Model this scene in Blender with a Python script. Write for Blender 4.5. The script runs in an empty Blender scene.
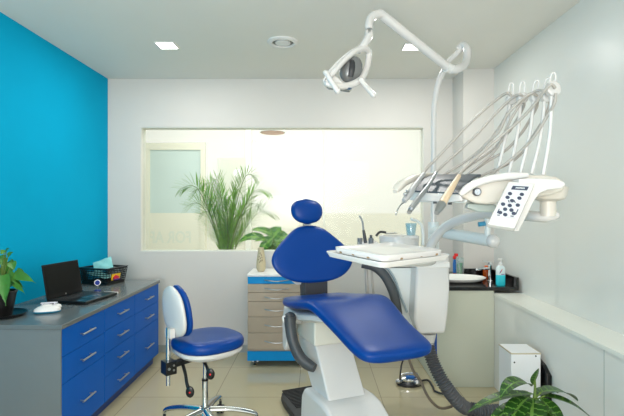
import bpy, bmesh, math, random
from mathutils import Vector, Matrix, noise
random.seed(7)
PI = math.pi
C = bpy.context.scene.collection
F = 450.0; CX = 316.0; CY = 208.0; EYE = 1.37

# ------------------------------------------------------------------ helpers
def P(px, py, d):
    return Vector(((px-CX)*d/F, d, EYE-(py-CY)*d/F))
def lin(c):
    return tuple((v/12.92 if v <= .04045 else ((v+.055)/1.055)**2.4) for v in (x/255 for x in c))
MATS = {}
def mat(name, rgb, rough=.5, metal=0, spec=.5, coat=0, var=0, scale=20, bump=0, emit=None, es=0, sheen=0):
    if name in MATS: return MATS[name]
    m = bpy.data.materials.new(name); m.use_nodes = True
    nt = m.node_tree; b = nt.nodes['Principled BSDF']
    col = (*lin(rgb), 1)
    b.inputs['Base Color'].default_value = col
    b.inputs['Roughness'].default_value = rough
    b.inputs['Metallic'].default_value = metal
    b.inputs['Specular IOR Level'].default_value = spec
    b.inputs['Coat Weight'].default_value = coat
    b.inputs['Coat Roughness'].default_value = .08
    if emit:
        b.inputs['Emission Color'].default_value = (*lin(emit), 1); b.inputs['Emission Strength'].default_value = es
    if var or bump:
        tc = nt.nodes.new('ShaderNodeTexCoord'); n = nt.nodes.new('ShaderNodeTexNoise')
        n.inputs['Scale'].default_value = scale; n.inputs['Detail'].default_value = 4
        nt.links.new(tc.outputs['Object'], n.inputs['Vector'])
        if var:
            r = nt.nodes.new('ShaderNodeMix'); r.data_type = 'RGBA'
            r.inputs['A'].default_value = tuple(max(0, v*(1-var)) for v in col[:3])+(1,)
            r.inputs['B'].default_value = tuple(min(1, v*(1+var)) for v in col[:3])+(1,)
            nt.links.new(n.outputs['Fac'], r.inputs['Factor']); nt.links.new(r.outputs['Result'], b.inputs['Base Color'])
        if bump:
            bp = nt.nodes.new('ShaderNodeBump'); bp.inputs['Strength'].default_value = bump; bp.inputs['Distance'].default_value = .01
            nt.links.new(n.outputs['Fac'], bp.inputs['Height']); nt.links.new(bp.outputs['Normal'], b.inputs['Normal'])
    MATS[name] = m
    return m
def clear_mat(name, rgb, body=.12, gloss=.06, rough=.03):
    """thin clear or tinted sheet: mostly see-through, a little diffuse body, a little gloss"""
    if name in MATS: return MATS[name]
    m = bpy.data.materials.new(name); m.use_nodes = True; nt = m.node_tree
    for n in list(nt.nodes): nt.nodes.remove(n)
    o = nt.nodes.new('ShaderNodeOutputMaterial'); t = nt.nodes.new('ShaderNodeBsdfTransparent'); d = nt.nodes.new('ShaderNodeBsdfDiffuse')
    g = nt.nodes.new('ShaderNodeBsdfGlossy'); a = nt.nodes.new('ShaderNodeMixShader'); b = nt.nodes.new('ShaderNodeMixShader')
    d.inputs['Color'].default_value = (*lin(rgb), 1)
    t.inputs['Color'].default_value = (*[.5+.5*v for v in lin(rgb)], 1)
    g.inputs['Roughness'].default_value = rough
    a.inputs[0].default_value = body; b.inputs[0].default_value = gloss
    nt.links.new(t.outputs[0], a.inputs[1]); nt.links.new(d.outputs[0], a.inputs[2])
    nt.links.new(a.outputs[0], b.inputs[1]); nt.links.new(g.outputs[0], b.inputs[2]); nt.links.new(b.outputs[0], o.inputs[0])
    MATS[name] = m
    return m

def smooth_path(pts, sub=6, closed=False):
    pts = [Vector(p) for p in pts]; n = len(pts)
    if n < 3 or sub < 2: return pts
    out = []
    for i in range(n if closed else n-1):
        if closed: p0, p1, p2, p3 = pts[i-1], pts[i], pts[(i+1) % n], pts[(i+2) % n]
        else: p0, p1, p2, p3 = pts[max(i-1, 0)], pts[i], pts[i+1], pts[min(i+2, n-1)]
        for k in range(sub):
            t = k/sub
            out.append(.5*((2*p1)+(-p0+p2)*t+(2*p0-5*p1+4*p2-p3)*t*t+(-p0+3*p1-3*p2+p3)*t**3))
    if not closed: out.append(pts[-1])
    return out

class MB:
    def __init__(s, M=None): s.v = []; s.f = []; s.mi = []; s.M = M; s.cur = 0
    def add(s, vs, fs):
        k = len(s.v)
        for v in vs:
            v = Vector(v); s.v.append(s.M @ v if s.M else v)
        for f in fs: s.f.append([k+i for i in f]); s.mi.append(s.cur)
        return s
    def box(s, x0, x1, y0, y1, z0, z1):
        return s.add([(x0,y0,z0),(x1,y0,z0),(x1,y1,z0),(x0,y1,z0),(x0,y0,z1),(x1,y0,z1),(x1,y1,z1),(x0,y1,z1)],
                     [(0,3,2,1),(4,5,6,7),(0,1,5,4),(1,2,6,5),(2,3,7,6),(3,0,4,7)])
    def bar(s, a, b, w, h, up=(0,0,1)):
        a = Vector(a); b = Vector(b); d = (b-a).normalized(); up = Vector(up)
        r = d.cross(up)
        if r.length < 1e-4: r = d.cross(Vector((1,0,0)))
        r.normalize(); u = r.cross(d)
        vs = []
        for p in (a, b):
            for x, y in ((-1,-1),(1,-1),(1,1),(-1,1)): vs.append(p+r*x*w/2+u*y*h/2)
        return s.add(vs, [(0,1,2,3),(7,6,5,4),(0,4,5,1),(1,5,6,2),(2,6,7,3),(3,7,4,0)])
    def rings(s, rings, caps=True):
        n = len(rings[0]); vs = [p for r in rings for p in r]; fs = []
        for i in range(len(rings)-1):
            for j in range(n): fs.append((i*n+j, i*n+(j+1) % n, (i+1)*n+(j+1) % n, (i+1)*n+j))
        if caps:
            fs.append(tuple(reversed(range(n)))); fs.append(tuple(range((len(rings)-1)*n, len(rings)*n)))
        return s.add(vs, fs)
    def tube(s, path, r, n=12, sub=6, closed=False, flat=1.0, up=None, caps=True):
        pts = smooth_path(path, sub, closed); N = len(pts)
        rad = (lambda t: r) if not callable(r) and not isinstance(r, (list, tuple)) else (r if callable(r) else (lambda t: r[min(int(t*(len(r)-1)), len(r)-2)]*(1-(t*(len(r)-1)-min(int(t*(len(r)-1)), len(r)-2)))+r[min(int(t*(len(r)-1)), len(r)-2)+1]*(t*(len(r)-1)-min(int(t*(len(r)-1)), len(r)-2))))
        prev = None; rs = []
        for i in range(N):
            if closed: d = pts[(i+1) % N]-pts[i-1]
            else: d = pts[min(i+1, N-1)]-pts[max(i-1, 0)]
            d.normalize()
            if prev is None:
                a = Vector(up) if up else (Vector((0,0,1)) if abs(d.z) < .9 else Vector((1,0,0)))
                prev = (a-d*a.dot(d)).normalized()
            else:
                q = prev-d*prev.dot(d)
                if q.length > 1e-5: prev = q.normalized()
            e = d.cross(prev); R = rad(i/max(1, N-1))
            rs.append([pts[i]+prev*math.cos(2*PI*j/n)*R*flat+e*math.sin(2*PI*j/n)*R for j in range(n)])
        if closed: rs.append(rs[0]); caps = False
        s.rings(rs, caps)
        if not closed and caps:
            pass
        return s
    def cyl(s, a, b, r, n=20, r2=None):
        return s.tube([a, b], [r, r if r2 is None else r2], n=n, sub=1)
    def lathe(s, prof, c=(0,0,0), n=32, sx=1, sy=1):
        c = Vector(c); rs = []
        for r, z in prof: rs.append([c+Vector((r*sx*math.cos(2*PI*j/n), r*sy*math.sin(2*PI*j/n), z)) for j in range(n)])
        return s.rings(rs, True)
    def ball(s, c, rx, ry=None, rz=None, n=20, m=12, R=None):
        ry = ry or rx; rz = rz or rx; c = Vector(c); rs = []
        for i in range(m+1):
            a = PI*(i+.02)/(m+.04)-PI/2
            ring = []
            for j in range(n):
                v = Vector((rx*math.cos(a)*math.cos(2*PI*j/n), ry*math.cos(a)*math.sin(2*PI*j/n), rz*math.sin(a)))
                ring.append(c+(R @ v if R else v))
            rs.append(ring)
        return s.rings(rs, True)
    def prism(s, pts, ext):
        ext = Vector(ext); n = len(pts); pts = [Vector(p) for p in pts]
        return s.add(pts+[p+ext for p in pts], [tuple(range(n)), tuple(reversed(range(n, 2*n)))]+[(i, (i+1) % n, n+(i+1) % n, n+i) for i in range(n)])
    def build(s, name, m, parent=None, smooth=True, bevel=0, seg=3, subd=0, ang=40):
        me = bpy.data.meshes.new(name); me.from_pydata([tuple(v) for v in s.v], [], s.f)
        for x in (m if isinstance(m, (list, tuple)) else [m]): me.materials.append(x)
        for p, k in zip(me.polygons, s.mi): p.material_index = k
        bm = bmesh.new(); bm.from_mesh(me); bmesh.ops.remove_doubles(bm, verts=bm.verts, dist=1e-6)
        bmesh.ops.recalc_face_normals(bm, faces=bm.faces); bm.to_mesh(me); bm.free()
        o = bpy.data.objects.new(name, me); C.objects.link(o)
        if smooth:
            for p in me.polygons: p.use_smooth = True
            if not subd: me.set_sharp_from_angle(angle=math.radians(ang))
        if bevel:
            b = o.modifiers.new('bevel', 'BEVEL'); b.width = bevel; b.segments = seg; b.limit_method = 'ANGLE'; b.angle_limit = math.radians(35)
            if smooth:
                b.harden_normals = False
                w = o.modifiers.new('wn', 'WEIGHTED_NORMAL'); w.keep_sharp = False
                for e in me.edges: e.use_edge_sharp = False
        if subd:
            q = o.modifiers.new('sub', 'SUBSURF'); q.levels = subd; q.render_levels = subd
        if parent: adopt(o, parent)
        return o
WM = {}
def adopt(o, parent):
    o.parent = parent
    o.matrix_parent_inverse = WM.get(parent.name, Matrix.Identity(4)).inverted()
def tag(o, label, cat, group=None, kind=None):
    o['label'] = label; o['category'] = cat
    if group: o['group'] = group
    if kind: o['kind'] = kind
    return o
def thing(name, label, cat, loc=(0,0,0), group=None):
    o = bpy.data.objects.new(name, None); C.objects.link(o); o.location = loc; o.empty_display_size = .05
    WM[o.name] = Matrix.Translation(Vector(loc))
    return tag(o, label, cat, group)
def struct(o): o['kind'] = 'structure'; return o

def superloft(mb, secs, n=32, e=3.0):
    """secs: (center, axisA, halfA, axisB, halfB) -> closed superellipse rings"""
    rs = []
    for c, A, a, B, b in secs:
        ring = []
        for j in range(n):
            t = 2*PI*j/n; ct, st = math.cos(t), math.sin(t)
            ring.append(Vector(c)+Vector(A)*a*math.copysign(abs(ct)**(2/e), ct)+Vector(B)*b*math.copysign(abs(st)**(2/e), st))
        rs.append(ring)
    mb.rings(rs, True)
    return mb
def interp(tab, x):
    for (a, va), (b, vb) in zip(tab, tab[1:]):
        if x <= b:
            t = (x-a)/(b-a); return va+(vb-va)*t
    return tab[-1][1]

# ------------------------------------------------------------------ materials
M_wall = mat('painted_wall', (214,211,205), .6, var=.03, scale=3)
M_ceil = mat('painted_ceiling', (232,230,222), .7, var=.03, scale=2)
M_cyan = mat('turquoise_paint', (0,166,210), .8, spec=.08, var=.06, scale=2.5)
M_right = mat('satin_wall_panel', (219,221,216), .34, var=.02, scale=2)
M_white = mat('white_paint', (228,227,224), .35)
M_plastic = mat('white_plastic', (217,216,214), .25, coat=.2)
M_cream = mat('cream_plastic', (220,215,205), .32, coat=.1)
M_pale = mat('pale_blue_plastic', (222,229,229), .3, coat=.2)
M_blue = mat('blue_upholstery', (0,60,138), .34, spec=.25, coat=.0, var=.04, scale=8)
M_cabblue = mat('blue_laminate', (0,92,186), .42, spec=.12, var=.04, scale=6)
M_cabside = mat('grey_laminate', (110,117,119), .4, var=.05, scale=10)
M_top = mat('grey_worktop', (104,110,111), .22, var=.05, scale=14)
M_kick = mat('deep_blue_laminate', (0,56,126), .4)
M_chrome = mat('chrome', (215,218,220), .12, metal=1)
M_steel = mat('brushed_steel', (180,182,184), .3, metal=1)
M_grey = mat('dark_grey_rubber', (66,70,74), .45)
M_black = mat('black_plastic', (14,14,15), .3)
M_dark = mat('charcoal', (40,42,45), .5)
M_mat = mat('slate_silicone_mat', (74,85,95), .45)
M_hose = mat('grey_hose', (178,173,166), .4)
M_granite = mat('black_granite', (16,17,18), .1, var=.5, scale=120)
M_ceramic = mat('ceramic', (240,240,236), .12)
M_wood = mat('taupe_laminate', (172,158,139), .45, var=.1, scale=7)
M_trblue = mat('bright_blue_laminate', (0,138,204), .4, spec=.2)
M_beige = mat('beige_handle', (226,203,172), .4)
M_red = mat('red_plastic', (224,30,30), .4)
M_teal = mat('teal_plastic', (50,205,222), .25)
M_leaf = mat('leaf_green', (62,120,36), .4, var=.35, scale=12)
M_leafl = mat('light_leaf_green', (120,170,60), .4, var=.25, scale=12)
M_palm = mat('palm_green', (112,162,50), .5, var=.3, scale=8)
M_stem = mat('stem_green', (96,120,50), .5)
M_vein = mat('pale_vein', (96,136,56), .45)
M_soil = mat('soil', (50,38,28), .9)
M_base = mat('grey_skirting', (160,166,164), .3)
M_line = mat('joint_line', (168,178,172), .5)
M_glass = clear_mat('window_glass', (245,248,245), .012, .006)
M_cup = clear_mat('pale_blue_clear_plastic', (196,226,234), .3, .1)
M_clear = clear_mat('clear_plastic', (235,244,242), .1, .06)

def floor_mat():
    m = bpy.data.materials.new('polished_floor_tiles'); m.use_nodes = True; nt = m.node_tree; b = nt.nodes['Principled BSDF']
    tc = nt.nodes.new('ShaderNodeTexCoord'); mp = nt.nodes.new('ShaderNodeMapping'); br = nt.nodes.new('ShaderNodeTexBrick')
    mp.inputs['Location'].default_value = (.13, .34, 0)
    br.offset = 0; br.inputs['Scale'].default_value = 1; br.inputs['Brick Width'].default_value = .6; br.inputs['Row Height'].default_value = .6
    br.inputs['Mortar Size'].default_value = .0025; br.inputs['Mortar Smooth'].default_value = .1
    br.inputs['Color1'].default_value = (*lin((190,180,148)), 1); br.inputs['Color2'].default_value = (*lin((185,176,145)), 1)
    br.inputs['Mortar'].default_value = (*lin((140,132,108)), 1)
    nt.links.new(tc.outputs['Object'], mp.inputs['Vector']); nt.links.new(mp.outputs[0], br.inputs['Vector'])
    n = nt.nodes.new('ShaderNodeTexNoise'); n.inputs['Scale'].default_value = 1.5; n.inputs['Detail'].default_value = 5
    nt.links.new(tc.outputs['Object'], n.inputs['Vector'])
    mx = nt.nodes.new('ShaderNodeMix'); mx.data_type = 'RGBA'; mx.blend_type = 'MULTIPLY'; mx.inputs['Factor'].default_value = .25
    nt.links.new(br.outputs['Color'], mx.inputs['A']); nt.links.new(n.outputs['Color'], mx.inputs['B'])
    rp = nt.nodes.new('ShaderNodeValToRGB'); rp.color_ramp.elements[0].color = (.7,.7,.7,1); rp.color_ramp.elements[1].color = (1,1,1,1)
    nt.links.new(n.outputs['Fac'], rp.inputs[0]); nt.links.new(rp.outputs[0], mx.inputs['B'])
    nt.links.new(mx.outputs['Result'], b.inputs['Base Color'])
    b.inputs['Roughness'].default_value = .07; b.inputs['Specular IOR Level'].default_value = .75
    return m
M_floor = floor_mat()

# ------------------------------------------------------------------ room shell
H = 2.60; D = 4.28; XL = -1.98; XR = 1.57; YB = -1.6
struct(MB().box(XL-.1, XR+.1, YB-.1, D, -.1, 0).build('floor', M_floor, smooth=False))
struct(MB().box(XL-.1, XR+.1, YB-.1, D+.12, H, H+.1).build('ceiling', M_ceil, smooth=False))
struct(MB().box(XL-.12, XL, YB-.1, D+.12, 0, H).build('wall_left', M_cyan, smooth=False))
struct(MB().box(XR, XR+.12, YB-.1, D+.12, 0, H).build('wall_right', M_right, smooth=False))
wx0, wx1, wz0, wz1 = (140.5-CX)*D/F, (424-CX)*D/F, EYE-(251.5-CY)*D/F, EYE-(127-CY)*D/F
w = MB().box(XL, wx0, D, D+.12, 0, H).box(wx1, XR, D, D+.12, 0, H).box(wx0, wx1, D, D+.12, 0, wz0).box(wx0, wx1, D, D+.12, wz1, H)
struct(w.build('wall_back', M_wall, smooth=False))
struct(MB().box(1.30, XR, 3.97, D, 0, H).build('wall_pilaster', M_wall, smooth=False))
# rear wall behind the camera with its big window opening
w = MB().box(XL, -1.55, YB-.12, YB, 0, H).box(1.25, XR, YB-.12, YB, 0, H).box(-1.55, 1.25, YB-.12, YB, 0, .5).box(-1.55, 1.25, YB-.12, YB, 2.45, H)
struct(w.build('wall_rear', M_wall, smooth=False))
# interior window: frame and pane
fr = MB(); t = .007
fr.box(wx0, wx0+t, D+.005, D+.115, wz0, wz1).box(wx1-t, wx1, D+.005, D+.115, wz0, wz1).box(wx0+t, wx1-t, D+.005, D+.115, wz1-t, wz1).box(wx0+t, wx1-t, D+.005, D+.115, wz0, wz0+t)
win = struct(fr.build('window_1', mat('cream_frame', (222,222,214), .4), smooth=False))
g = MB().box(wx0+t, wx1-t, D+.05, D+.056, wz0+t, wz1-t).build('pane', M_glass, win, smooth=False)
xj = (324-CX)*D/F
MB().box(xj-.003, xj+.003, D+.046, D+.05, wz0+t, wz1-t).build('glass_joint', mat('clear_joint', (232,236,226), .4), win, smooth=False)
struct(MB().box(XL+.012, .92, D-.012, D, 0, .07).build('baseboard_back', M_base, smooth=False))
struct(MB().box(XL, XL+.012, YB, D, 0, .07).build('baseboard_left', M_base, smooth=False))
# low boxed-in ledge along the right wall
XD = 1.364; ZL = .722
lg = MB().box(XD, XR, .8, 3.95, 0, ZL-.02)
led = struct(lg.build('wall_ledge', M_right, smooth=False))
lt = struct(MB().box(XD-.008, XR, .8, 3.43, ZL-.02, ZL).build('trim_1', mat('ledge_top', (226,228,220), .3), smooth=False))
j = MB()
for y in (2.13,): j.box(XD-.001, XD+.001, y-.002, y+.002, .0, ZL-.022)
j.build('panel_joint', M_line, led, smooth=False)

# ceiling fittings
def downlight(cx, cy, label):
    t = thing('ceiling_light', label, 'ceiling light', (cx, cy, H), 'square ceiling downlights')
    s = .064
    f = MB()
    for a, b, c_, d_ in ((-s-.008, s+.008, -s-.008, -s), (-s-.008, s+.008, s, s+.008), (-s-.008, -s, -s, s), (s, s+.008, -s, s)):
        f.box(cx+a, cx+b, cy+c_, cy+d_, H-.006, H)
    f.build('frame', M_white, t, smooth=False)
    MB().box(cx-s, cx+s, cy-s, cy+s, H-.004, H-.0005).build('diffuser', mat('lit_diffuser', (255,255,255), .5, emit=(255,255,250), es=6), t, smooth=False)
downlight(-1.126, 3.40, 'small square lit ceiling light nearer the turquoise wall')
downlight(.735, 3.43, 'small square lit ceiling light near the lamp arm of the dental light')
cx, cy = -.245, 3.33
t = thing('ceiling_vent', 'round white air diffuser in the ceiling above the window', 'vent', (cx, cy, H))
MB().lathe([(.115,0),(.115,-.006),(.105,-.014),(.085,-.016),(.078,-.008),(.078,0)], (cx,cy,H), 40).build('outer_ring', M_white, t)
MB().lathe([(.078,-.001),(.078,-.004)], (cx,cy,H), 40).build('recess', mat('vent_recess', (120,124,120), .6), t)
MB().lathe([(.056,-.005),(.056,-.013),(.04,-.018),(.0,-.019)], (cx,cy,H), 40).build('inner_disc', M_white, t)

# ------------------------------------------------------------------ reception room behind the glass, and outdoors
M_rec = mat('reception_paint', (238,240,230), .6)
RY = 6.6
struct(MB().box(-3.6, 3.2, D+.12, RY, -.1, 0).build('floor_reception', mat('reception_floor', (215,210,190), .3), smooth=False))
struct(MB().box(-3.6, 3.2, D+.12, RY+.1, 3.0, 3.1).build('ceiling_reception', M_rec, smooth=False))
struct(MB().box(-3.7, -3.6, D+.12, RY+.1, 0, 3.0).build('wall_reception_left', M_rec, smooth=False))
struct(MB().box(3.2, 3.3, D+.12, RY+.1, 0, 3.0).build('wall_reception_right', M_rec, smooth=False))
# glazed street front: posts and frosted panes
def fx(px, d=RY): return (px-CX)*d/F
post = mat('white_mullion', (250,252,248), .4)
fw = MB().box(-3.6, fx(139), RY, RY+.08, 0, 3.0)
fw.box(fx(139), 3.2, RY, RY+.08, 0, .35).box(fx(139), 3.2, RY, RY+.08, 2.9, 3.0)
fw.box(fx(245.5), fx(251), RY, RY+.08, .35, 2.9)
struct(fw.build('wall_reception_front', post, smooth=False))
fp = MB().box(fx(206), fx(245.5), RY+.03, RY+.036, .35, 2.9).box(fx(251), 3.2, RY+.03, RY+.036, .35, 2.9)
fp.box(fx(139), fx(206), RY+.03, RY+.036, 2.34, 2.9)
struct(fp.build('window_2', clear_mat('frosted_film', (255,255,252), .34, .03, .2), smooth=False))
# shop door with a bluish pane
dz0, dz1 = 0.0, EYE+(CY-143)*RY/F
y0, y1 = RY-.03, RY+.02
px0, px1, pz0, pz1 = fx(150.5), fx(201), EYE-(213-CY)*RY/F, EYE+(CY-150)*RY/F
dm = MB().box(fx(139), px0, y0, y1, dz0, dz1).box(px1, fx(205.5), y0, y1, dz0, dz1).box(px0, px1, y0, y1, pz1, dz1).box(px0, px1, y0, y1, 0, .3)
dr = struct(dm.build('door_1', mat('cream_door_frame', (234,233,218), .5), smooth=False))
MB().box(px0, px1, RY-.01, RY, pz0, pz1).build('poster_back', mat('pale_blue_film', (202,220,218), .5, var=.05, scale=3), dr, smooth=False)
MB().box(px0, px1, RY-.01, RY, .3, pz0).build('frosted_panel', mat('pale_film', (232,232,218), .5), dr, smooth=False)
cu = bpy.data.curves.new('door_lettering', 'FONT'); cu.body = 'FOR APPOINTMENT'; cu.size = .235; cu.extrude = .0008; cu.align_x = 'LEFT'; cu.offset = .006
tmp = bpy.data.objects.new('door_lettering', cu); C.objects.link(tmp); bpy.context.view_layer.update()
lme = bpy.data.meshes.new_from_object(tmp); bpy.data.objects.remove(tmp); lme.materials.clear(); lme.materials.append(mat('faded_lettering', (222,228,217), .6))
tx = bpy.data.objects.new('door_lettering', lme); C.objects.link(tx)
tx.matrix_world = Matrix.Translation((fx(191, RY-.04), RY-.0115, EYE-(242.5-CY)*RY/F)) @ Matrix.Scale(-1, 4, (1,0,0)) @ Matrix.Rotation(PI/2, 4, 'X') @ Matrix.Scale(.8, 4, (1,0,0))
tx.name = 'lettering'; adopt(tx, dr); tx['label'] = 'faint back-to-front lettering'
# pale sheet with a white disc, added to imitate a reflection in the glass
t = thing('reflection_sheet', 'pale square sheet with a white disc imitating a reflection on the street glass behind the palm', 'reflection', (fx(240), RY+.02, 1.4))
MB().box(fx(218), fx(245), RY+.012, RY+.016, EYE+(CY-197)*RY/F, EYE+(CY-158)*RY/F).build('sheet', mat('pale_reflection', (224,228,216), .6), t, smooth=False)
MB().cyl((fx(237.5), RY+.012, EYE+(CY-173)*RY/F), (fx(237.5), RY+.009, EYE+(CY-173)*RY/F), .062, 28).build('disc', mat('reflection_disc', (255,255,255), .4), t)
# pendant
c = P(272.5, 131, 5.4)
t = thing('pendant_lamp', 'white pendant lamp with a pink underside hanging behind the window', 'pendant lamp', (c.x, c.y, 3.0))
MB().lathe([(.03,.22),(.09,.16),(.15,.02),(.152,-.02),(.145,-.02),(.142,.02),(.08,.15),(.02,.2)], c, 32).build('lamp_shade', M_white, t)
MB().cyl((c.x,c.y,c.z+.2), (c.x,c.y,3.0), .004, 8).build('cord', M_white, t)
MB().lathe([(.14,-.018),(.14,-.026),(.1,-.034),(.0,-.036)], c, 32).build('diffuser', mat('pink_diffuser', (238,196,186), .5), t)
# outdoors ground
struct(MB().box(-60, 60, RY+.1, 120, -.12, -.02).build('ground', mat('pale_paving', (222,219,188), .8, var=.05, scale=.5), smooth=False))

# ------------------------------------------------------------------ foliage helpers
def leaf(mb, base, tip_dir, L, W, droop=.4, up=Vector((0,0,1)), ns=14, nw=6, vein=0, shape='oval', fold=.15, wave=0):
    """curved leaf blade with a little thickness"""
    d = Vector(tip_dir).normalized(); pts = []; p = Vector(base); cur = d.copy()
    for i in range(ns+1):
        pts.append((p.copy(), cur.copy())); cur = (cur+Vector((0,0,-1))*droop/ns).normalized(); p = p+cur*L/ns
    rows = []
    for i, (q, dd) in enumerate(pts):
        t = i/ns
        if shape == 'heart': wv = (math.sin(PI*min(1, t*1.0+.12)**.62))**.9 if t < 1 else 0
        else: wv = math.sin(PI*t**.8)**.8 if 0 < t < 1 else 0
        wv = max(wv, .03); s = dd.cross(up)
        if s.length < 1e-3: s = Vector((1,0,0))
        s.normalize(); nrm = s.cross(dd).normalized()
        row = []
        for j in range(nw+1):
            x = 2*j/nw-1
            row.append(q+s*x*W/2*wv+nrm*(abs(x)*fold*W*wv+wave*W*math.sin(t*22+j)*abs(x)*.3))
        rows.append(row)
    k = nw+1
    vs = [p for r in rows for p in r]; n0 = len(vs)
    nn = []
    for i in range(ns+1):
        dd = pts[i][1]; s = dd.cross(up)
        if s.length < 1e-3: s = Vector((1,0,0))
        nrm = s.normalized().cross(dd).normalized()
        nn += [v-nrm*.0008 for v in rows[i]]
    base_cur = mb.cur
    fsA, fsB = [], []
    for i in range(ns):
        for j in range(nw):
            a = (i*k+j, i*k+j+1, (i+1)*k+j+1, (i+1)*k+j)
            isv = vein and ((i-abs(j-(nw-1)/2)*.55) % vein < 1.0 or (nw % 2 and j == nw//2))
            (fsB if isv else fsA).append((a, tuple(n0+x for x in reversed(a))))
    off = len(mb.v); mb.add(vs+nn, [])
    for fs, mi in ((fsA, base_cur), (fsB, 1)):
        for a, b in fs:
            for f in (a, b): mb.f.append([off+x for x in f]); mb.mi.append(mi)
    ring = [i*k for i in range(ns+1)]; ring2 = [i*k+nw for i in range(ns+1)]
    for r_ in (ring, ring2):
        for a, b in zip(r_, r_[1:]): mb.f.append([off+a, off+b, off+b+n0, off+a+n0]); mb.mi.append(base_cur)
    return pts[-1][0]

# palm in the reception room
pb = P(226, 0, 4.95); t = thing('potted_palm', 'feathery green palm standing behind the window glass', 'plant', (pb.x, pb.y, 0))
MB().lathe([(.13,0),(.18,.36),(.19,.38),(.175,.38),(.165,.34)], (pb.x,pb.y,0), 28).build('pot', M_white, t)
MB().lathe([(.165,.33),(.0,.335)], (pb.x,pb.y,0), 28).build('soil', M_soil, t)
tips = [(179,189),(192,192),(204,184),(214,180),(240,190),(257,178),(271,193),(276,214),(200,214),(186,206),(262,206),(228,200),(206,200),(248,214)]
stem = MB(); fol = MB()
for i, (tx_, ty_) in enumerate(tips):
    a = 2*PI*i/len(tips); rnd = random.uniform
    base = Vector((pb.x+math.cos(a)*.05, pb.y+math.sin(a)*.05, .34))
    tip = P(tx_, ty_, 4.95+rnd(-.22, .22))
    up_ = Vector((pb.x+(tip.x-pb.x)*.16+rnd(-.02,.02), pb.y+(tip.y-pb.y)*.2, .34+(tip.z-.34)*.58))
    near = Vector((pb.x+(tip.x-pb.x)*.6, pb.y+(tip.y-pb.y)*.7, tip.z-(.04 if abs(tip.x-pb.x) < .3 else -.0)))
    path = smooth_path([base, up_, near, tip], 16)
    stem.tube([base, up_, near, tip], [.007, .006, .004, .0015], n=6, sub=8)
    fine = smooth_path([base, up_, near, tip], 80); path = [fine[0]]
    for p_ in fine:
        if (p_-path[-1]).length >= .017: path.append(p_)
    N = len(path); roll = rnd(.9, 1.35)*random.choice((-1, 1))
    for k in range(int(N*.44), N):
        q = path[k]; d = (path[min(k+1, N-1)]-path[k-1]).normalized(); s_ = d.cross(Vector((0,0,1)))
        if s_.length < .2: s_ = Vector((1,0,0))
        s_.normalize(); n2 = s_.cross(d); s_ = s_*math.cos(roll)+n2*math.sin(roll); f = (k-N*.44)/(N*.56)
        LL = .20*math.sin(PI*(.22+.66*f))+.02
        for sg in (-1, 1):
            for h in (0,):
                o_ = q+d*h*.018
                dv = (d*1.0+s_*sg*.8+Vector((0,0,rnd(-.05,.15)))+Vector((rnd(-.12,.12), rnd(-.12,.12), 0)))
                leaf(fol, o_, dv, LL*rnd(.8,1.1), .0105, droop=.25, ns=4, nw=1, fold=0)
stem.build('stem', M_stem, t); fol.build('foliage', M_palm, t)
# leafy houseplant right of it, also behind the glass
pc = P(276, 0, 4.62); t = thing('potted_leafy_plant', 'broad-leaved green plant behind the glass next to the chair backrest', 'plant', (pc.x, pc.y, 0))
MB().lathe([(.1,0),(.14,.55),(.15,.57),(.135,.57),(.13,.53)], (pc.x,pc.y,0), 24).build('pot', mat('terracotta', (170,98,66), .7), t)
MB().lathe([(.13,.52),(.0,.525)], (pc.x,pc.y,0), 24).build('soil', M_soil, t)
fol = MB(); stem = MB()
for (bx_, by_, tx_, ty_, W_, dr_) in ((266,241,240,240,.10,1.3),(273,236,254,229,.09,.9),(270,239,256,241,.05,.3),(267,241,262,252,.09,.5),(272,240,280,228,.16,.5),(270,240,284,250,.14,.8),(272,238,288,240,.15,.8),(269,242,270,257,.12,.5),(273,238,266,248,.13,.9),(272,240,278,254,.14,.8)):
    b_ = P(bx_, by_, 4.62+random.uniform(-.05,.05)); e_ = P(tx_, ty_, 4.62+random.uniform(-.12,.05))
    stem.tube([(pc.x,pc.y,.52), (pc.x+(b_.x-pc.x)*.4, pc.y, .85), b_], .005, n=6, sub=6)
    leaf(fol, b_, (e_-b_)+Vector((0,0,dr_*.5*(e_-b_).length)), (e_-b_).length*1.12, W_, droop=dr_, nw=5, ns=16, vein=5, up=Vector((0,-.75,.65)))
stem.build('stem', M_stem, t); fol.build('foliage', [M_leaf, M_leafl], t)

# ------------------------------------------------------------------ long blue drawer cabinet, left
FX = -1.39; Y0 = 2.45; Y1 = 3.975; ZT = .735
cab = thing('drawer_cabinet', 'long grey and blue drawer cabinet along the turquoise wall', 'cabinet', ((XL+FX)/2, (Y0+Y1)/2, 0))
MB().box(XL+.014, FX-.02, Y0+.012, Y1-.002, .085, ZT-.026).build('body', M_cabside, cab, smooth=False)
MB().box(XL+.014, FX-.001, Y0+.002, Y0+.012, 0, ZT-.026).build('side_panel', M_cabside, cab, smooth=False)
MB().box(XL+.03, FX-.05, Y0+.012, Y1-.002, 0, .085).build('plinth', M_kick, cab, smooth=False)
MB().box(XL+.003, FX+.012, Y0-.008, Y1+.004, ZT-.026, ZT).build('worktop', M_top, cab, smooth=False, bevel=.003, seg=2)
bs = [Y0+.013, Y0+.013+.495, Y0+.013+.99, Y1-.002]
rowsA = [(.552,.705),(.402,.549),(.088,.399)]; rowsB = [(.558,.705),(.407,.555),(.252,.404),(.088,.249)]
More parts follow.
